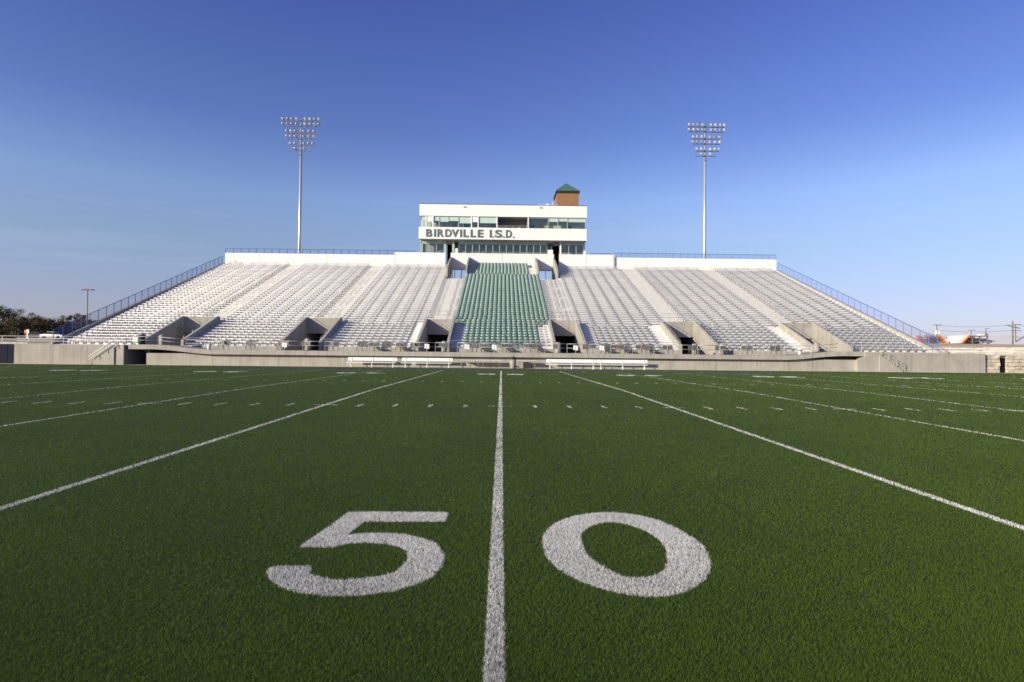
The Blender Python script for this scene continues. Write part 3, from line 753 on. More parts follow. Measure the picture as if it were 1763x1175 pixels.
pp(MB().box(XL + .25, lx(856.5), YP + 1.7, YP + 1.85, ZM + .3, ZU).box(lx(909), XR - .25, YP + 1.7, YP + 1.85, ZM + .3, ZU), 'upper_back_wall', M['room'])
for a_, b_ in ((XL + .25, at(767, 425, YP + 1)[0]), (at(780, 425, YP + 1)[0], at(951, 425, YP + 1)[0]), (at(964, 425, YP + 1)[0], XR - .25)): pp(MB().box(a_, b_, YP + 2.5, YP + 2.65, 14.99, ZM + .02), 'lower_back_wall', M['room_grey'])
pp(MB().box(XL + .1, XR - .1, YP + .3, YP + 5.6, 14.86, 14.99), 'base_slab', M['concrete'])
# upper glazing: mullions, panes, blinds, open bay with a rail
mull = [723.8, 734, 745.5, 755.9, 789.3, 811.7, 823, 855.2]
mullr = [910.5, 944, 960.7, 977, 1008.8]
def hgt(y): return at(865, y, YP + .1)[1]
def glaze(a, b_, z0, z1, y, name='window'):
    wn = MB(); t = .045
    wn.box(a, a + t, y - .04, y + .04, z0, z1).box(b_ - t, b_, y - .04, y + .04, z0, z1).box(a + t, b_ - t, y - .04, y + .04, z0, z0 + t).box(a + t, b_ - t, y - .04, y + .04, z1 - t, z1)
    f = pp(wn, name, M['green_metal']); pp(MB().box(a + t, b_ - t, y - .008, y + .008, z0 + t, z1 - t), 'pane', M['glass'], parent=f); return f
def children_blind(f, a, b_, z, y): pp(MB().box(a + .05, b_ - .05, y + .05, y + .07, z, ZU - .05), 'blind', M['blind'], parent=f)
bl = {0: 7.3, 2: 8.0, 3: 9.6, 4: 11.8, 6: 11.0}
YG = YP + .18
for k, (p, q) in enumerate(zip(mull[:-1], mull[1:])):
    f = glaze(lx(p), lx(q), ZS, ZU, YG)
    if k in bl:
        if k == 3:
            m1 = lx(773); children_blind(f, lx(p), m1, ZU - bl[k] * .0907, YG); children_blind(f, m1, lx(q), ZU - 7.9 * .0907, YG)
        else: children_blind(f, lx(p), lx(q), ZU - bl[k] * .0907, YG)
    elif k in (1, 5): pp(MB().box(lx(p) + .05, lx(q) - .05, YG - .03, YG - .012, ZU - 9.5 * .0907, ZU - .05), 'spandrel', M['white'], parent=f)
for k, (p, q) in enumerate(zip(mullr[:-1], mullr[1:])):
    f = glaze(lx(p), lx(q), ZS, ZU, YG)
    children_blind(f, lx(p), lx(q), ZU - (1.6, 7.2, 6.4, 7.2)[k] * .0907, YG)
for px in (733.4, 745.3, 811.7, 823, 855.6, 909.5): pp(MB().box(lx(px) - .07, lx(px) + .07, YP + .06, YP + .13, ZS, ZU), 'mullion', M['white'])
bay0, bay1 = lx(856.5), lx(909)
br = MB()
for h_ in (.25, .42): br.tube((bay0, YP + .05, ZS + h_), (bay1, YP + .05, ZS + h_), .025, 6)
for x in np.linspace(bay0 + .2, bay1 - .2, 5): br.tube((x, YP + .05, ZS - .02), (x, YP + .05, ZS + .42), .02, 6)
pp(br, 'bay_railing', M['alu'])
pp(MB().box(bay0, bay0 + .1, YP + .2, YP + 3.3, ZM + .3, ZU).box(bay1 - .1, bay1, YP + .2, YP + 3.3, ZM + .3, ZU).box(bay0 + .1, bay1 - .1, YP + 2.2, YP + 2.3, ZM + .3, ZU), 'bay_wall', M['room_grey'])
pp(MB().box(lx(897), lx(907), YP + 2.14, YP + 2.195, ZM + .3, ZS + .75), 'bay_door', M['navy'])
for p, q, m_ in ((777, 783, 'brown'), (797, 806, 'dark'), (845, 851, 'brown'), (914, 921, 'dark'), (930, 938, 'brown'), (945, 953, 'brown'), (978, 986, 'brown')):
    pp(MB().box(lx(p), lx(q), YP + 1.62, YP + 1.695, ZM + .3, ZS + .95), 'room_door', M[m_])
pp(MB().poly([(lx(741), YP + .5, ZS), (lx(741), YP + .5, ZS + .75), (lx(751), YP + .9, ZS + .5), (lx(751), YP + .9, ZS)]).poly([(lx(751), YP + .9, ZS), (lx(751), YP + .9, ZS + .55), (lx(760), YP + 1.3, ZS + .12), (lx(760), YP + 1.3, ZS)], 1), 'drafting_board', [M['white'], M['yellow']])
# lower storey: set-back storefront
YL = YP + 1.0
def ll(px): return at(px, 425, YL)[0]
soff = pp(MB().box(XL + .05, XR - .05, YP - .02, YP + 3.3, ZM - .08, ZM + .02), 'soffit', M['stucco'])
runs = [(725.5, 764.5, 3), (790, 942, 13), (966.5, 1004.5, 3)]
for a, b_, n in runs:
    xs2 = np.linspace(ll(a), ll(b_), n + 1)
    for p, q in zip(xs2[:-1], xs2[1:]): glaze(p, q, 15.0, ZM - .6, YL)
    pp(MB().box(xs2[0], xs2[-1], YL - .06, YL + .06, ZM - .595, ZM - .085), 'transom_band', M['green_metal'])
for a, b_, z1, m_ in ((723.6, 725.4, ZM - .09, 'green_metal'), (764.8, 768, ZM - .09, 'green_metal'), (778.6, 782.5, ZM - .09, 'green_metal'), (784, 788.5, 17.6, 'white'),
                      (943, 951.8, 17.55, 'white'), (963.6, 966.2, ZM - .09, 'white'), (1005, 1008, 17.5, 'white')):
    pp(MB().box(ll(a), ll(b_), YL - .15, YL + .15, 15.0, z1), 'column', M[m_])
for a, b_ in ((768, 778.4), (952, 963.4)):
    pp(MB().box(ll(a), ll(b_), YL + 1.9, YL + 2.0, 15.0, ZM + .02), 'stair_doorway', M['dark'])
    pp(MB().box(ll(a), ll(b_), YL - .05, YL + .05, ZM - .72, ZM - .085), 'stair_header', M['room_grey'])
for a, b_, m_ in ((757, 763, 'dark'), (834, 846, 'dark'), (856, 864, 'brown'), (888, 897, 'brown'), (992, 1003, 'brown')):
    pp(MB().box(ll(a), ll(b_), YL + 1.42, YL + 1.495, 15.0, 17.3), 'room_door', M[m_])
for x in (727.5, 737.5): pass
for px in (745, 769): pp(MB().box(lx(px) - .35, lx(px) + .35, YP + 1.2, YP + 2.0, ZT - .03, ZT + .28), 'roof_vent', M['cap'])
for px, py in ((800, 356.5), (931, 358)):
    x_, z_ = at(px, py, YP); pp(MB().box(x_ - .2, x_ + .2, YP - .12, YP - .004, z_ - .08, z_ + .06), 'wall_lamp', M['bracket'])
# lettering: each letter its own raised piece
L_ = [('B', 210, 330), ('I', 365, 400), ('R', 430, 560), ('D', 585, 710), ('V', 706, 852), ('I', 875, 910), ('L', 940, 1045), ('L', 1080, 1185), ('E', 1220, 1332), ('I', 1455, 1490), ('.', 1508, 1542), ('S', 1558, 1698), ('.', 1712, 1746)]
L2 = [('D', 118, 232), ('.', 250, 284)]
letters = [(c, 715 + a / 11.374, 715 + b_ / 11.374) for c, a, b_ in L_] + [(c, 860 + a / 11.02, 860 + b_ / 11.02) for c, a, b_ in L2]
zb0 = (at(735, 408.5, YP - .2)[1] + at(885, 409.6, YP - .2)[1]) / 2; zt0 = (at(735, 394.9, YP - .2)[1] + at(885, 396.3, YP - .2)[1]) / 2
for c, a, b_ in letters:
    xa, xb = at(a, 402, YP - .2)[0], at(b_, 402, YP - .2)[0]
    me, v = text_mesh(c, .034, .05); lo, hi = v.min(0), v.max(0)
    zt1 = zb0 + (zt0 - zb0) * (.2 if c == '.' else 1)
    co = np.empty_like(v); co[:, 0] = xa + (v[:, 0] - lo[0]) / (hi[0] - lo[0]) * (xb - xa)
    co[:, 2] = zb0 + (v[:, 1] - lo[1]) / (hi[1] - lo[1]) * (zt1 - zb0) - 15
    co[:, 1] = -.205 - .07 * (v[:, 2] - lo[2]) / (hi[2] - lo[2])
    me.vertices.foreach_set('co', co.astype(np.float32).ravel()); me.materials.clear(); me.materials.append(M['letter']); me.update()
    link('sign_letter', me, pb)

# brick stair tower behind
YT = 75.2
tx0, tx1 = at(959, 345, YT)[0], at(996.5, 345, YT)[0]; tz1 = at(978, 332.8, YT)[1]; tze = at(978, 329.5, YT)[1]; tza = at(975.5, 316.5, YT + 2.5)[1]
tw = thing('stair_tower', 'square brown brick tower with green pyramid roof behind the press box', 'tower', ((tx0 + tx1) / 2, YT, 0))
cxm = (tx0 + tx1) / 2; hw = (tx1 - tx0) / 2
MB().box(-hw, hw, 0, 2 * hw + 1.2, .0, tz1).build('brick_wall', M['brick'], tw)
MB().box(-hw - .12, hw + .12, -.12, 2 * hw + 1.32, tz1, tze).build('eaves', M['bin_dark'], tw)
rf = MB(); c = (0, hw + .6, tza); e = hw + .2; q = [(-e, -.2, tze), (e, -.2, tze), (e, 2 * hw + 1.4, tze), (-e, 2 * hw + 1.4, tze)]
for k in range(4): rf.poly([q[k], q[(k + 1) % 4], c])
rf.poly(q[::-1]); ro = rf.build('roof', M['roof_green'], tw)
sm = MB()
for k in range(4):
    a, b_ = Vector(q[k]), Vector(q[(k + 1) % 4])
    for t in np.linspace(.08, .92, 8):
        p = a.lerp(b_, t); s = min(t, 1 - t) * 2; mid_ = p.lerp(a.lerp(b_, .5), 0)
        apex = Vector(c); foot = p; d = (a.lerp(b_, .5) - apex); tp = apex + d * (1 - s) + (p - a.lerp(b_, .5))
        if (tp - foot).length > .05: sm.tube(foot + Vector((0, 0, .02)), tp + Vector((0, 0, .02)), .03, 4)
    sm.tube(a, Vector(c), .045, 5)
sm.build('standing_seam', M['roof_green'], ro)
MB().tube((-hw - .55, .3, ZT), (-hw - .75, .3, ZT + 1.9), .035, 5).build('antenna', M['white'], tw)
MB().box(-.35, .45, -.08, -.003, ZT + .15, ZT + .38).build('wall_sign', M['white'], tw); MB().lathe([(.06, -.06), (.11, 0), (.06, .06)], (hw * .58, -.08, ZT + .72), 8).build('wall_lamp', M['white'], tw)
rr = MB()
for h_ in (.5, 1.0): rr.tube((-hw - 3.2, -1.5, ZT + h_), (-hw, -1.5, ZT + h_), .03, 5)
for x in (-hw - 3.2, -hw - 1.6, -hw): rr.tube((x, -1.5, ZT), (x, -1.5, ZT + 1.0), .03, 5)
rr.build('roof_rail', M['white'], tw)
tbx = at(941, 349, YT)[0]
hb = MB().box(-.2, .2, 0, .4, 0, .95); tag(hb.build('roof_antenna_box', M['white']), 'small white antenna box on the press box roof', 'antenna').location = (tbx, YT - 2.2, ZT)

# ------------------------------------------------------------------ floodlight masts
bowl = MB()
bowl.lathe([(.06, -.25), (.11, -.20), (.205, -.06), (.23, 0.0), (.23, .025)], n=12)
bowl_me = bowl.mesh('floodlight', M['lamp_body'], True)
face = MB(); face.lathe([(.27, .012), (.20, -.02), (.001, -.03)][::-1], n=12)
face_me = MB().lathe([(.22, .026), (.18, .036), (.10, .046), (.01, .05)], n=12).mesh('lamp_glass', M['lamp_face'], True)
ROWS = [(0, [-2.75, -2.0, -1.3, -.55, .77, 1.52, 2.27, 2.93]), (-.79, [-2.75, -2.0, -1.3, -.55, .77, 1.52, 2.27, 2.93]),
        (-1.94, [-2.1, -1.43, -.72, .58, 1.42, 2.2]), (-2.77, [-2.1, -1.43, -.72, .62, 1.42, 2.2]), (-3.9, [-1.5, -.75, .65, 1.4, 2.05]), (-4.7, [-.75, .68])]
for s, px, ytop, lab in ((-1, 519.5, 207.5, 'tall galvanised floodlight mast left of the press box'), (1, 1212.5, 217.5, 'tall galvanised floodlight mast right of the press box')):
    Ym = 72.0; X_, zt = at(px, ytop, Ym); xb = at(515 if s < 0 else 1214.3, 437, Ym)[0]; X_ = (X_ + xb) / 2
    mast = thing('floodlight_mast', lab, 'floodlight', (X_, Ym, 3.0), group='floodlight masts above the stand')
    H = zt - 3.0
    MB().tube((0, 0, -1), (0, 0, H + .15), .30, 14, .15).build('pole', M['galv'], mast, True)
    yaw = -s * .30
    for dz, offs in ROWS:
        lo, hi = min(offs) - .1, max(offs) + .1
        if dz < -4.5: lo, hi = -1.7, 1.8
        arm = MB().box(lo, hi, -.30, -.18, H + dz - .29, H + dz - .22).build('crossarm', M['post_grey'], mast)
        for x in offs:
            lo_ = link('floodlight', bowl_me, mast, (x, -.55, H + dz))
            yy = yaw + random.uniform(-.35, .35); pt = R(random.uniform(24, 40))
            d = Vector((math.sin(yy) * math.cos(pt), -math.cos(yy) * math.cos(pt), -math.sin(pt)))
            lo_.rotation_euler = d.to_track_quat('Z', 'Y').to_euler()
            g_ = link('lamp_glass', face_me, lo_)
    jb = MB().box(-.16, .16, -.42, -.2, H - 5.7, H - 5.3).build('junction_box', M['post_grey'], mast)
    for a_, b2 in ((0, -.79), (-1.94, -2.77), (-3.9, -4.7)):
        fr2 = MB()
        for x in (-1.45, -.6, .65, 1.5): fr2.box(x - .03, x + .03, -.26, -.20, H + b2 - .25, H + a_ - .25)
        fr2.build('bank_frame', M['post_grey'], mast)

# ------------------------------------------------------------------ things along the sideline
def players_bench(x0, x1, Yb, label):
    t = thing('players_bench', label, 'bench', ((x0 + x1) / 2, Yb, G0), group='white benches along the far sideline'); h = (x1 - x0) / 2
    MB().box(-h - .06, h - .06, -.30, -.02, .40, .45).build('seat', M['white'], t)
    MB().box(-h, h, .10, .14, .60, .88).build('backrest', M['white'], t)
    for x in (-h * .86, 0, h * .86):
        MB().box(x - .03, x + .03, -.22, -.10, 0, .40).box(x - .02, x + .02, -.16, .10, .34, .40).prism([(.06, .3), (.10, .3), (.10, .86), (.06, .86)], 'X', x - .02, x + .02).box(x - .02, x + .02, .02, .10, 0, .36).build('leg', M['white'], t)
YBN = 31.55
def bx(px): return at(px, 622, YBN)[0]
players_bench(bx(599), bx(683), YBN, 'long white bench farthest left along the far sideline')
players_bench(bx(692), bx(779), YBN, 'long white bench beside the folding tables, left of midfield')
players_bench(bx(940.5), bx(1027), YBN, 'long white bench just right of the grey drum and table')
players_bench(bx(1028), bx(1115), YBN, 'long white bench farthest right along the far sideline')
def table(x0, x1, label):
    t = thing('folding_table', label, 'table', ((x0 + x1) / 2, YBN + .1, G0), group='folding tables along the far wall'); h = (x1 - x0) / 2
    MB().box(-h, h, -.35, .35, .70, .74).build('tabletop', M['roof_white'], t)
    for s in (-1, 1):
        x = s * h * .82
        MB().tube((x, -.28, 0), (x, -.28, .70), .016, 5).tube((x, .28, 0), (x, .28, .70), .016, 5).tube((x, -.28, .2), (x, .28, .2), .012, 5).build('leg', M['bracket'], t)
        MB().tube((x, 0, .42), (s * h * .35, 0, .69), .012, 5).build('brace', M['bracket'], t)
table(bx(791), bx(826.5), 'pale folding table left of another beside the bench'); table(bx(828.5), bx(864), 'pale folding table just left of the grey drum'); table(bx(889), bx(924), 'pale folding table right of the grey drum')
dx = bx(883)
dm = thing('trash_drum', 'tall grey trash drum with domed lid standing at midfield sideline', 'trash can', (dx, YBN - .1, G0))
MB().lathe([(.25, 0), (.27, .05), (.28, .4), (.29, .82)], n=18).build('drum', M['bin'], dm, True)
MB().lathe([(.29, .82), (.30, .86), (.27, .98), (.16, 1.06), (.02, 1.08)], n=18).build('lid', M['bin_dark'], dm, True)
lt = thing('low_bench', 'small low metal bench under the rightmost white bench', 'bench', (bx(1047), YBN - .2, G0))
MB().box(-.75, .75, -.14, .14, .20, .24).build('seat', M['alu'], lt)
for x in (-.6, .6): MB().box(x - .03, x + .03, -.1, .1, 0, .2).build('leg', M['bracket'], lt)

# folding chairs on the walkway
ch = {}
ch['seat'] = MB().prism([(-.20, .40), (.20, .42), (.20, .45), (-.20, .43)], 'X', -.21, .21).mesh('seat', M['chair'])
bk = MB()
bk.prism([(-.215, .46), (.215, .46), (.215, .80), (-.215, .80)], 'Y', -.225, -.205)
bk.box(-.22, .22, -.23, -.20, .78, .82); ch['backrest'] = bk.mesh('backrest', M['chair'])
ch['leg'] = MB().tube((0, -.26, .82), (0, .24, 0), .014, 5).tube((0, .17, .42), (0, -.26, 0), .014, 5).tube((0, -.2, .3), (0, .1, .3), .01, 4).mesh('leg', M['chair'])
def chair(x, y, z, rz, label, group):
    t = thing('folding_chair', label, 'chair', (x, y, z), rz, group)
    link('seat', ch['seat'], t); link('backrest', ch['backrest'], t)
    for s in (-1, 1): link('leg', ch['leg'], t, (s * .215, 0, 0))
FRONT = [385, 432, 487, 525, 574.6, 624, 666.6, 715, 764, 814, 843.5, 886, 914, 962, 1013, 1060, 1106, 1152, 1195.5, 1243, 1288, 1338]
SECOND = [644.5, 689.5, 829, 872, 926, 1043, 1076, 1120]
ORD = ['first', 'second', 'third', 'fourth', 'fifth', 'sixth', 'seventh', 'eighth', 'ninth', 'tenth', 'eleventh', 'twelfth']
def ordinal(i, n): return (ORD[i] + ' pair from left') if i < (n + 1) // 2 else (ORD[n - 1 - i] + ' pair from right')
for gi, px in enumerate(FRONT):
    x = at(px, 600, 32.9)[0]
    for s in (-1, 1):
        if px in (843.5, 886, 962) and s > 0: continue
        chair(x + s * .235 - .05, 32.95 + random.uniform(-.08, .08), fas(x)[1] + .004, math.pi + random.uniform(-.12, .12), ('left ' if s < 0 else 'right ') + 'grey folding chair of the ' + ordinal(gi, len(FRONT)) + ' along the railing', 'folding chairs behind the front railing')
for gi, px in enumerate(SECOND):
    x = at(px, 596, 34.2)[0]
    for s in (-1, 1): chair(x + s * .24, 34.25, fas(x)[1] + .004, math.pi + random.uniform(-.1, .1), ('left ' if s < 0 else 'right ') + 'grey folding chair of the ' + ordinal(gi, len(SECOND)) + ' against first row', 'folding chairs against the first row')
for px in (1060, 1106):
    x = at(px, 600, 32.9)[0]; t = MB().prism([(-.16, 0), (.16, 0), (.12, .13), (-.05, .17), (-.14, .1)], 'Y', -.12, .12).build('red_cloth', M['red'])
    tag(t, 'red cloth lying on a folding chair ' + ('left of the other red cloth' if px < 1100 else 'right of the other red cloth'), 'cloth').location = (x + .18, 32.9, fas(x)[1] + .455)
SIGN = [(233, 'white square panel sign at the far left end of the railing'), (490, 'white panel sign at the second tunnel from the left'), (735, 'white panel sign in front of the tunnel left of the green seats'), (804, 'white panel sign beside chairs below the left green seats'),
        (851, 'white panel sign below the middle of the green seats'), (991, 'white panel sign in front of the tunnel right of the green seats'), (1036, 'white panel sign right of the tunnel beyond the green seats')]
for px, lab in SIGN:
    x = at(px, 598, 32.1)[0]; h0 = fas(x)[1] + (.32 if px != 233 else .25)
    t = thing('panel_sign', lab, 'sign', (x, YFS + .02, h0), group='white panel signs on the front railing')
    MB().box(-.03, .03, -.02, .02, -.3, .46).build('backing', M['alu'], t)
    pmz = MB().box(0, .185, -.03, -.012, 0, .20).mesh('panel', M['white'])
    for dx_ in (-.21, .025):
        for dz in (0, .215): link('panel', pmz, t, (dx_, 0, dz + (0 if dx_ < 0 else -.03)))
def bin_(px, py, Yb, z, h, r, m_, label, lid=True):
    x = at(px, py, Yb)[0]; t = thing('trash_can', label, 'trash can', (x, Yb, z))
    MB().lathe([(r * .88, 0), (r, h * .1), (r, h * .9)], n=16).build('drum', M[m_], t, True)
    MB().lathe([(r * 1.04, h * .9), (r * 1.04, h * .95), (r * .7, h * 1.04), (.02, h * 1.07)], n=16).build('lid', M['bin'], t, True)
bin_(244, 585, 33.6, fas(-33)[1], .95, .29, 'bin_dark', 'dark trash can at left end of walkway beside white sign')
bin_(279.5, 588, 33.2, fas(-30)[1], .95, .27, 'bin', 'grey trash can in front of the leftmost tunnel')
bin_(530, 585, 34.0, fas(-18)[1], 1.1, .28, 'bin', 'pale lidded trash can inside second tunnel from the left')
bin_(765, 590, 34.2, WALK, .98, .27, 'bin', 'grey trash can beside the tunnel left of the green seats')
bin_(961, 592, 34.2, WALK, .98, .27, 'bin', 'grey trash can beside the tunnel right of the green seats')
bin_(1196, 592, 34.0, WALK, .98, .27, 'bin', 'grey trash can in the second tunnel from the right')
bin_(1243, 592, 34.2, WALK, .98, .27, 'bin', 'grey trash can right of the second tunnel from the right')
bin_(1406, 598, 33.6, fas(30)[1], .85, .27, 'bin', 'grey trash can in front of the rightmost tunnel')
x = at(361, 597, 32.7)[0]
t = thing('white_bucket', 'white bucket on the walkway between leftmost chairs and tunnel', 'bucket', (x, 32.6, fas(x)[1])); MB().lathe([(.14, 0), (.19, .36), (.19, .4)], n=12).build('body', M['white'], t, True); MB().tube((-.19, 0, .38), (.19, -.05, .5), .01, 4).build('handle', M['alu'], t)
x = at(1376, 604, 32.7)[0]
t = thing('white_bucket', 'white bucket with red marks near the right end of walkway', 'bucket', (x, 32.6, fas(x)[1])); MB().lathe([(.15, 0), (.2, .5), (.2, .54)], n=12).build('body', M['white'], t, True); MB().lathe([(.204, .34), (.206, .4), (.204, .46)], n=12).build('band', M['red'], t, True)

# ------------------------------------------------------------------ left surroundings
gt = thing('field_gate', 'dark navy padded gate at the far left end of the wall', 'gate', (-47.5, 33.0, G0))
for k in range(5): MB().box(-4.0 + k * 1.6 + .02, -2.4 + k * 1.6 - .02, 0, .12, 0, 1.78).build('pad', M['navy'], gt)
MB().box(-4.1, 4.1, .13, .2, 1.2, 1.95).build('top_rail', M['bracket'], gt)
MB().box(-44.2, -43.6, 31.9, 33.2, -.1, 1.66)
rr_ = thing('ramp_railing', 'long pale pipe railing beside the left end of the stand', 'railing', (-52, 36.5, 1.4))
q_ = MB()
for h_ in (.35, .75, 1.05): q_.tube((-9, 0, h_), (8.5, 0, h_), .04, 5)
q_.build('rail', M['alu'], rr_)
pmz = MB().tube((0, 0, -.1), (0, 0, 1.05), .03, 5).mesh('railing_post', M['alu'])
for k in range(8): link('railing_post', pmz, rr_, (-9 + k * 2.5, 0, 0))
lpX, lpZ = at(151, 499, 78)
lp = thing('lot_lamp', 'twin-head parking lot lamp post beyond the left fence', 'street lamp', (lpX, 78, 2.7))
MB().tube((0, 0, 0), (0, 0, lpZ - 2.7), .11, 8, .075).build('post', M['post_grey'], lp, True)
for s in (-1, 1): MB().prism([(0, -.08), (s * .95, -.12), (s * .95, .06), (0, .12)], 'Y', -.22, .22).build('lamp_head', M['lamp_body'], lp).location = (0, 0, lpZ - 2.7)

def tree(px, py, Yt, spread, kind, label, n=5200, bare=.0):
    x, zt = at(px, py, Yt); zb = 2.9; H = zt - zb
    t = thing('tree', label, 'tree', (x, Yt, zb), group='trees beyond the left end of the stand'); tr = MB(); r0 = .16 + H * .012
    tr.tube((0, 0, -.3), (.1, 0, H * .32), r0, 8, r0 * .7); tips = []
    for k in range(9):
        a = k * 2.4 + random.uniform(-.3, .3); l = spread * random.uniform(.45, .8); zz = H * random.uniform(.25, .4)
        p = Vector((.08, 0, zz)); e = Vector((math.cos(a) * l, math.sin(a) * l, zz + H * random.uniform(.22, .48)))
        m1 = p.lerp(e, .5) + Vector((0, 0, .05 * H)); tr.tube(p, m1, r0 * .4, 5, r0 * .26); tr.tube(m1, e, r0 * .26, 5, r0 * .07)
        for j in range(5):
            e2 = m1.lerp(e, random.uniform(.2, 1)) + Vector((random.uniform(-1, 1) * spread * .3, random.uniform(-1, 1) * spread * .3, random.uniform(.02, .2) * H)); tr.tube(m1.lerp(e, random.uniform(0, .9)), e2, r0 * .11, 4, r0 * .025)
    tr.build('trunk', M['bark'], t)
    # leaf clumps through the crown volume
    nc = 46; cc = []
    while len(cc) < nc:
        p = rng.uniform(-1, 1, 3)
        if (p ** 2).sum() < 1 and (p ** 2).sum() > .12: cc.append(p)
    cc = np.array(cc) * (spread, spread, H * .40) + (0, 0, H * .62); rad = rng.uniform(.10, .26, nc) * spread
    k = rng.integers(0, nc, n); d = rng.normal(0, 1, (n, 3)); d /= np.linalg.norm(d, axis=1)[:, None]
    p = cc[k] + d * (rad[k] * rng.uniform(.35, 1.05, n))[:, None] * (1, 1, .75)
    p[:, 2] = np.minimum(p[:, 2], H * 1.06); s = rng.uniform(.07, .17, n) * (.75 + spread * .06)
    a = rng.normal(0, 1, (n, 3)); a /= np.linalg.norm(a, axis=1)[:, None]; b2 = np.cross(a, rng.normal(0, 1, (n, 3))); b2 /= np.linalg.norm(b2, axis=1)[:, None]
    V = np.stack([p - a * s[:, None], p + b2 * s[:, None] * .7, p + a * s[:, None], p - b2 * s[:, None] * .7], 1).reshape(-1, 3)
    tn = np.repeat(np.clip(rng.uniform(0, 1, n) + rng.normal(0, .25, nc)[k], 0, 1), 4)
    link('crown', np_mesh('crown', V, np.arange(4 * n).reshape(-1, 4), M[kind], tn), t)
tree(-30, 524, 112, 5.5, 'leaf_d', 'green tree cut off by the left edge')
tree(2, 531, 112, 5.0, 'leaf_a', 'tall dark olive tree just inside the left edge')
tree(28, 533, 124, 5.2, 'leaf_c', 'greyish thin-leaved tree standing above the dark ones', 3000)
tree(52, 546, 108, 4.4, 'leaf_a', 'dark olive tree right of the greyish tree')
tree(72, 549, 116, 4.6, 'leaf_d', 'low dark green tree in the dip of the tree line')
tree(98, 553, 122, 5.4, 'leaf_b', 'low brownish autumn tree left of the lamp post')
tree(128, 541, 112, 3.8, 'leaf_d', 'lone airy green tree just left of the lamp post', 2400)
tree(147, 546, 126, 5.0, 'leaf_b', 'brownish tree behind the lamp post')
tree(175, 560, 130, 4.5, 'leaf_a', 'olive tree hidden behind the sloping fence')
b = MB()
stf = []
n = 9000; p = np.stack([rng.uniform(-170, -84, n), rng.uniform(128, 140, n), rng.uniform(3, 7.0, n)], 1); p[:, 2] += .8 * np.sin(p[:, 0] * .35) * (p[:, 2] > 4.5)
a = rng.normal(0, 1, (n, 3)); b2 = np.cross(a, rng.normal(0, 1, (n, 3))); s = .35
a /= np.linalg.norm(a, axis=1)[:, None]; b2 /= np.linalg.norm(b2, axis=1)[:, None]
V = np.stack([p - a * s, p + b2 * s, p + a * s, p - b2 * s], 1).reshape(-1, 3)
o = stuff(link('hedgerow', np_mesh('hedgerow', V, np.arange(4 * n).reshape(-1, 4), M['leaf_a'], np.repeat(rng.uniform(0, 1, n), 4)))); tag(o, 'dark undergrowth below the trees at left', 'undergrowth')

def car(px, Yc, m_, label, rz=0):
    x = at(px, 580, Yc)[0]; zz = 2.95 + (Yc - 88) * .0057 + .01
    t = thing('parked_car', label, 'car', (x, Yc, zz), rz, 'cars in the lot beyond the left rail')
    body = MB().prism([(-2.2, .3), (2.2, .3), (2.25, .62), (2.1, .82), (1.2, .92), (-1.5, .95), (-2.2, .85), (-2.25, .5)], 'Y', -.85, .85).build('body', M[m_], t)
    MB().prism([(-1.6, .95), (1.15, .92), (.55, 1.36), (-.9, 1.42)], 'Y', -.72, .72).build('cabin', M['carglass'], t)
    MB().prism([(-.95, 1.40), (.55, 1.355), (.5, 1.42), (-.85, 1.46)], 'Y', -.7, .7).build('roof', M[m_], t)
    wm = MB().tube((0, -.1, 0), (0, .1, 0), .31, 14).mesh('wheel', M['tyre'])
    for wx in (-1.35, 1.4):
        for wy in (-.8, .8): link('wheel', wm, t, (wx, wy, .31))
car(93, 97, 'carwhite', 'white parked car nearest the sloping fence'); car(66, 100, 'cardark', 'dark parked car between the roadside sign and white car')
sx, sz = at(46, 573, 96)
t = thing('roadside_sign', 'small white and orange sign below the trees at left', 'sign', (sx, 96, 2.9)); MB().box(-.45, .0, 0, .1, sz - 3.0, sz - 2.4).build('orange_face', M['orange'], t); MB().box(.0, .4, 0, .1, sz - 3.0, sz - 2.3).build('white_face', M['white'], t); MB().box(-.1, .1, .1, .2, 0, sz - 2.3).build('post', M['galv'], t)

# ------------------------------------------------------------------ right surroundings
def stone_wall(xa, xb, y, z0, z1, bw, bh, m_, name, label, hole=None):
    t = thing(name, label, 'stone wall', (xa, y, z0)); rows = max(1, round((z1 - z0) / bh)); hh = (z1 - z0) / rows
    MB().box(0, xb - xa, .3, .5, 0, z1 - z0 - .03).build('core', M['joint'], t)
    protos = []
    for v_ in range(5):
        q = MB(); q.box(0, 1, 0, .3, 0, 1); q.v = [(vx + random.uniform(-.02, .02), vy + (random.uniform(-.06, .06) if vy < .1 else 0), vz + random.uniform(-.03, .03)) for vx, vy, vz in q.v]; protos.append(q.mesh('stone', m_))
    for r_ in range(rows):
        x = -random.uniform(0, bw * .6)
        while x < xb - xa:
            l = bw * random.uniform(.6, 1.4); x0_, x1_ = max(0, x), min(xb - xa, x + l); x += l
            segs = [(x0_, x1_)]
            if hole and r_ * hh < hole[2]: segs = minus(x0_, x1_, [(hole[0] - xa, hole[1] - xa)])
            for p, q2 in segs:
                if q2 - p < .12: continue
                o = link('stone', random.choice(protos), t, (p + .012, random.uniform(-.03, .02), r_ * hh)); o.scale = (q2 - p - .024, 1, hh - .02)
    return t
d0, d1 = at(1720, 625, 32.3)[0], at(1732, 625, 32.3)[0]
lw = stone_wall(44.65, 62, 32.2, G0, 1.50, .95, .30, M['stone'], 'stone_wall', 'rough tan stone wall with dark doorway at the far right', (d0, d1, 1.35))
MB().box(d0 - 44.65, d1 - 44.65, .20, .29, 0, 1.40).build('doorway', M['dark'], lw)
MB().box(0, 17.4, .02, 1.2, 1.63, 1.70).build('coping', M['stone_pale'], lw)
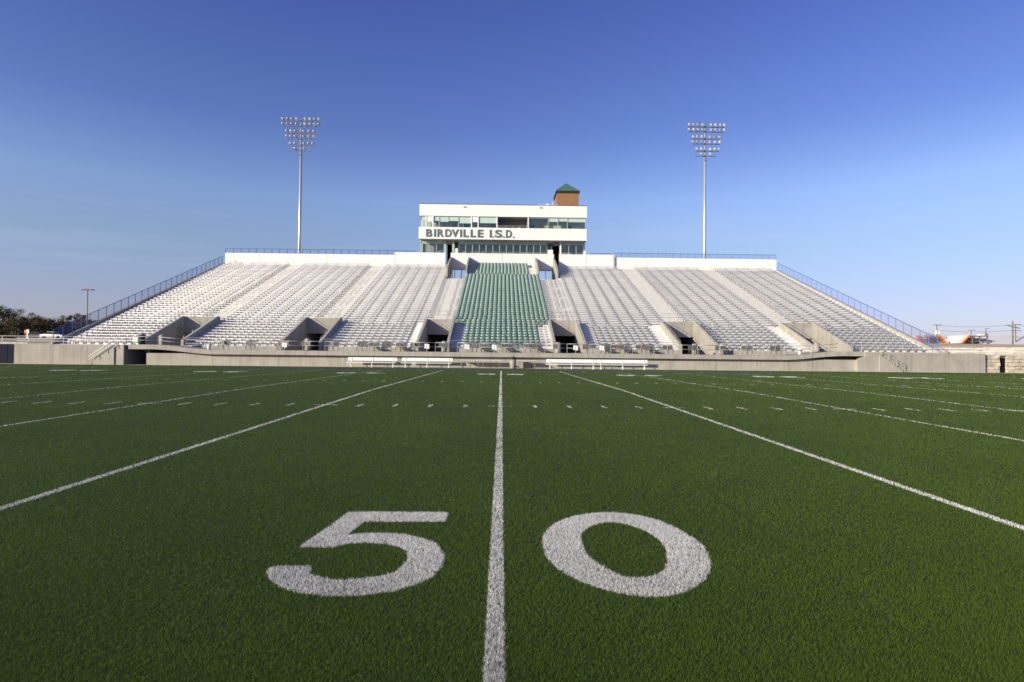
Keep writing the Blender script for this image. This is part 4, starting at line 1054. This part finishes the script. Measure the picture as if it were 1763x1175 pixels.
stone_wall(42.7, 75, 41.5, 1.5, 2.42, 1.7, .31, M['stone_pale'], 'limestone_terrace', 'pale limestone terrace wall above and behind the stone wall')
# berm behind the terrace
b = MB().prism([(41.9, 2.2), (43, 2.45), (60, 3.12), (75, 3.15), (90, 2.7), (41.9, 1.6)], 'X', 42.8, 160); structure(b.build('berm', M['berm']))
# striped-roof restaurant
YR = 118
sb = thing('striped_roof_restaurant', 'low building with slanted orange and white striped roof behind the right fence', 'building', (at(1600, 590, YR)[0], YR, 3.0)); ox = at(1600, 590, YR)[0]
ztp = at(1600, 578.5, YR)[1] - 3; zbt = at(1600, 597, YR)[1] - 3.4; wst = (at(1610, 590, YR)[0] - at(1600, 590, YR)[0])
stripes = [(-34, -24, 'roof_white'), (-24, -14, 'orange'), (-14, -6, 'roof_white'), (-6, 4, 'orange'), (4, 13.5, 'roof_white'), (13.5, 22, 'orange'), (22, 24, 'roof_white')]
for a, b_, m_ in stripes:
    a1, b1 = a / 10 * wst, b_ / 10 * wst; sh = 1.75 * wst
    MB().prism([(a1 - .2, ztp), (b1 - .2 - .02, ztp), (b1 + sh - .02, zbt), (a1 + sh, zbt)], 'Y', 0, .12).build('roof_panel', M[m_], sb)
MB().box(-3.4 * wst, 2.2 * wst, .3, 9, 0, ztp - .1).build('wall', M['roof_white'], sb)
MB().box(-3.2 * wst, 3.9 * wst, .125, .28, 0, zbt + .1).build('lower_wall', M['orange'], sb)
t = thing('shrub', 'olive shrub in front of the striped orange roof', 'shrub', (at(1606, 588, 106)[0], 106, 3.0)); n = 1300
MB().tube((0, 0, -.2), (.05, 0, 1.6), .08, 5, .03).tube((0, 0, .5), (.6, .1, 1.9), .04, 4, .015).tube((0, 0, .4), (-.6, -.1, 1.7), .04, 4, .015).build('trunk', M['bark'], t)
p = rng.normal(0, 1, (n, 3)) * (1.1, .8, .55) + (0, 0, 1.75); a = rng.normal(0, 1, (n, 3)); b2 = np.cross(a, rng.normal(0, 1, (n, 3))); a /= np.linalg.norm(a, axis=1)[:, None]; b2 /= np.linalg.norm(b2, axis=1)[:, None]
V = np.stack([p - a * .12, p + b2 * .09, p + a * .12, p - b2 * .09], 1).reshape(-1, 3); link('crown', np_mesh('crown', V, np.arange(4 * n).reshape(-1, 4), M['leaf_d'], np.repeat(rng.uniform(0, 1, n), 4)), t)
# blue sign shop, canopy, white-roofed hall
def rx(px): return at(px, 590, YR)[0]
def rz_(py): return at(1690, py, YR)[1]
bs = thing('roadside_shop', 'small blue and pink shopfront between striped roof and canopy', 'building', (rx(1646), YR + 6, 3.0))
MB().box(-1.0, 1.6, 0, 5, 0, rz_(581) - 3).build('wall', M['pink'], bs); MB().box(-1.4, -.1, -.15, -.01, .4, rz_(580) - 3).build('sign_board', M['shopblue'], bs); MB().box(-1.5, 1.7, -.3, 5.1, rz_(581) - 2.995, rz_(579.5) - 3).build('roof', M['roof_white'], bs)
cp = thing('drive_in_canopy', 'dark steel canopy with orange trimmed white end slope', 'canopy', (rx(1680), YR, 3.0)); zc = rz_(578) - 3; zl = rz_(592) - 3
a, b_ = rx(1663) - rx(1680), rx(1703) - rx(1680)
MB().box(a, b_, 0, 5, zc - .22, zc).build('roof', M['bracket'], cp)
for k in range(4): x = a + .15 + (b_ - a - .3) * k / 3; MB().box(x - .1, x + .1, .3, .5, 0, zc - .22).build('post', M['wood'], cp)
for z_ in (.30, .62): MB().box(a, b_, .55, .68, zl + (zc - zl) * z_ - .1, zl + (zc - zl) * z_ + .06).build('beam', M['wood'], cp)
MB().box(a, b_, 4.2, 4.3, 0, zc - .3).build('back_screen', M['room_grey'], cp)
MB().prism([(a - 2.5, zl), (a - 1.5, zl), (a + .5, zc), (a - .3, zc)], 'Y', -.2, 5).build('end_slope', M['roof_white'], cp)
MB().prism([(a - 1.5 + .01, zl), (a - .9, zl), (a + .9, zc - .02), (a + .51, zc - .02)], 'Y', -.25, 5).build('trim', M['orange'], cp)
hl = thing('white_roof_hall', 'long building with broad white sloping roof at the far right', 'building', (rx(1697), YR + 1, 3.0)); z1 = rz_(576.5) - 3; z0_ = rz_(592) - 3
sl_ = MB(); L1 = 26
sl_.poly([(0, -1, z0_ - .3), (L1, -1, z0_ - .3), (L1, 5, z1), (2.6, 5, z1)]).poly([(0, -1, z0_ - .3), (2.6, 5, z1), (2.6, 8, z1), (0, 14, z0_ - .3)]).poly([(2.6, 5, z1), (L1, 5, z1), (L1, 8, z1), (2.6, 8, z1)]).poly([(0, 14, z0_ - .3), (2.6, 8, z1), (L1, 8, z1), (L1, 14, z0_ - .3)])
sl_.build('roof', M['roof_white'], hl); MB().box(.4, L1, -.4, 13, 0, z0_ - .32).build('wall', M['roof_white'], hl)
MB().box(0, 1.2, 5.5, 6.5, z1 - .1, z1 + .35).build('roof_unit', M['roof_white'], hl).location = (4, 0, 0)
# utility poles and wires
POLES = []
def upole(px, ptop, Yp, arms, label, extra=None, r=.14):
    x, zt = at(px, ptop, Yp); t = thing('utility_pole', label, 'utility pole', (x, Yp, 3.0), group='utility poles behind the right fence'); h = zt - 3
    MB().tube((0, 0, 0), (0, 0, h), r, 7, r * .75).build('post', M['wood'], t, True)
    for dz, l, tilt in arms: MB().prism([(-l, -dz + tilt), (l, -dz - tilt), (l, -dz - tilt + .16), (-l, -dz + tilt + .16)], 'Y', -.12 - r, -r).build('crossarm', M['wood'], t).location = (0, 0, h)
    if extra == 'transformer': MB().lathe([(.2, 0), (.22, .05), (.22, .8), (.12, .9)], (.25, -.4, h - 2.5), 12).build('transformer', M['roof_white'], t, True); MB().lathe([(.28, 0), (.3, .05), (.3, 1.0), (.2, 1.1)], (-.4, -.3, h - 2.6), 12).build('transformer', M['roof_white'], t, True)
    if extra == 'lamp': MB().prism([(0, -.1), (1.1, .0), (1.1, .14), (0, .1)], 'Y', -.1, .1).build('lamp_head', M['wood'], t).location = (0, 0, h); MB().lathe([(.1, 0), (.35, .2), (.35, .7), (.1, .9)], (-.1, -.3, h - 2.1), 10).build('equipment', M['wood'], t)
    POLES.append(Vector((x, Yp, zt)))
upole(1613, 559.5, 130, [(.15, 1.0, 0)], 'utility pole with white transformers above the striped roof', 'transformer')
upole(1672, 568.5, 175, [(.15, 1.3, 0)], 'distant utility pole behind the canopy')
upole(1697, 566.5, 150, [], 'short pole with lamp arm beside the white roof', 'lamp')
upole(1743.5, 553, 84, [(1.15, 1.2, .28)], 'nearest dark utility pole with tilted crossarm at far right', r=.13)
upole(1748.5, 558.5, 120, [(.2, 1.1, 0), (1.7, 1.2, 0)], 'utility pole just behind the nearest dark pole')
upole(1830, 556, 120, [(.2, 1.1, 0)], 'utility pole beyond the right edge')
for (i, j, dz, lab) in ((0, 4, -.1, 'upper overhead wire between the transformer pole and right poles'), (0, 4, -1.4, 'lower overhead wire between the transformer pole and right poles'), (4, 5, -.1, 'overhead wire running off the right edge')):
    wv = MB(); p, q = POLES[i] + Vector((0, 0, dz)), POLES[j] + Vector((0, 0, dz)); prev = p
    for k in range(1, 13):
        t_ = k / 12; c_ = p.lerp(q, t_) - Vector((0, 0, 4 * .5 * t_ * (1 - t_))); wv.tube(prev, c_, .03, 4, cap=False); prev = c_
    tag(wv.build('overhead_wire', M['wire']), lab, 'wire')
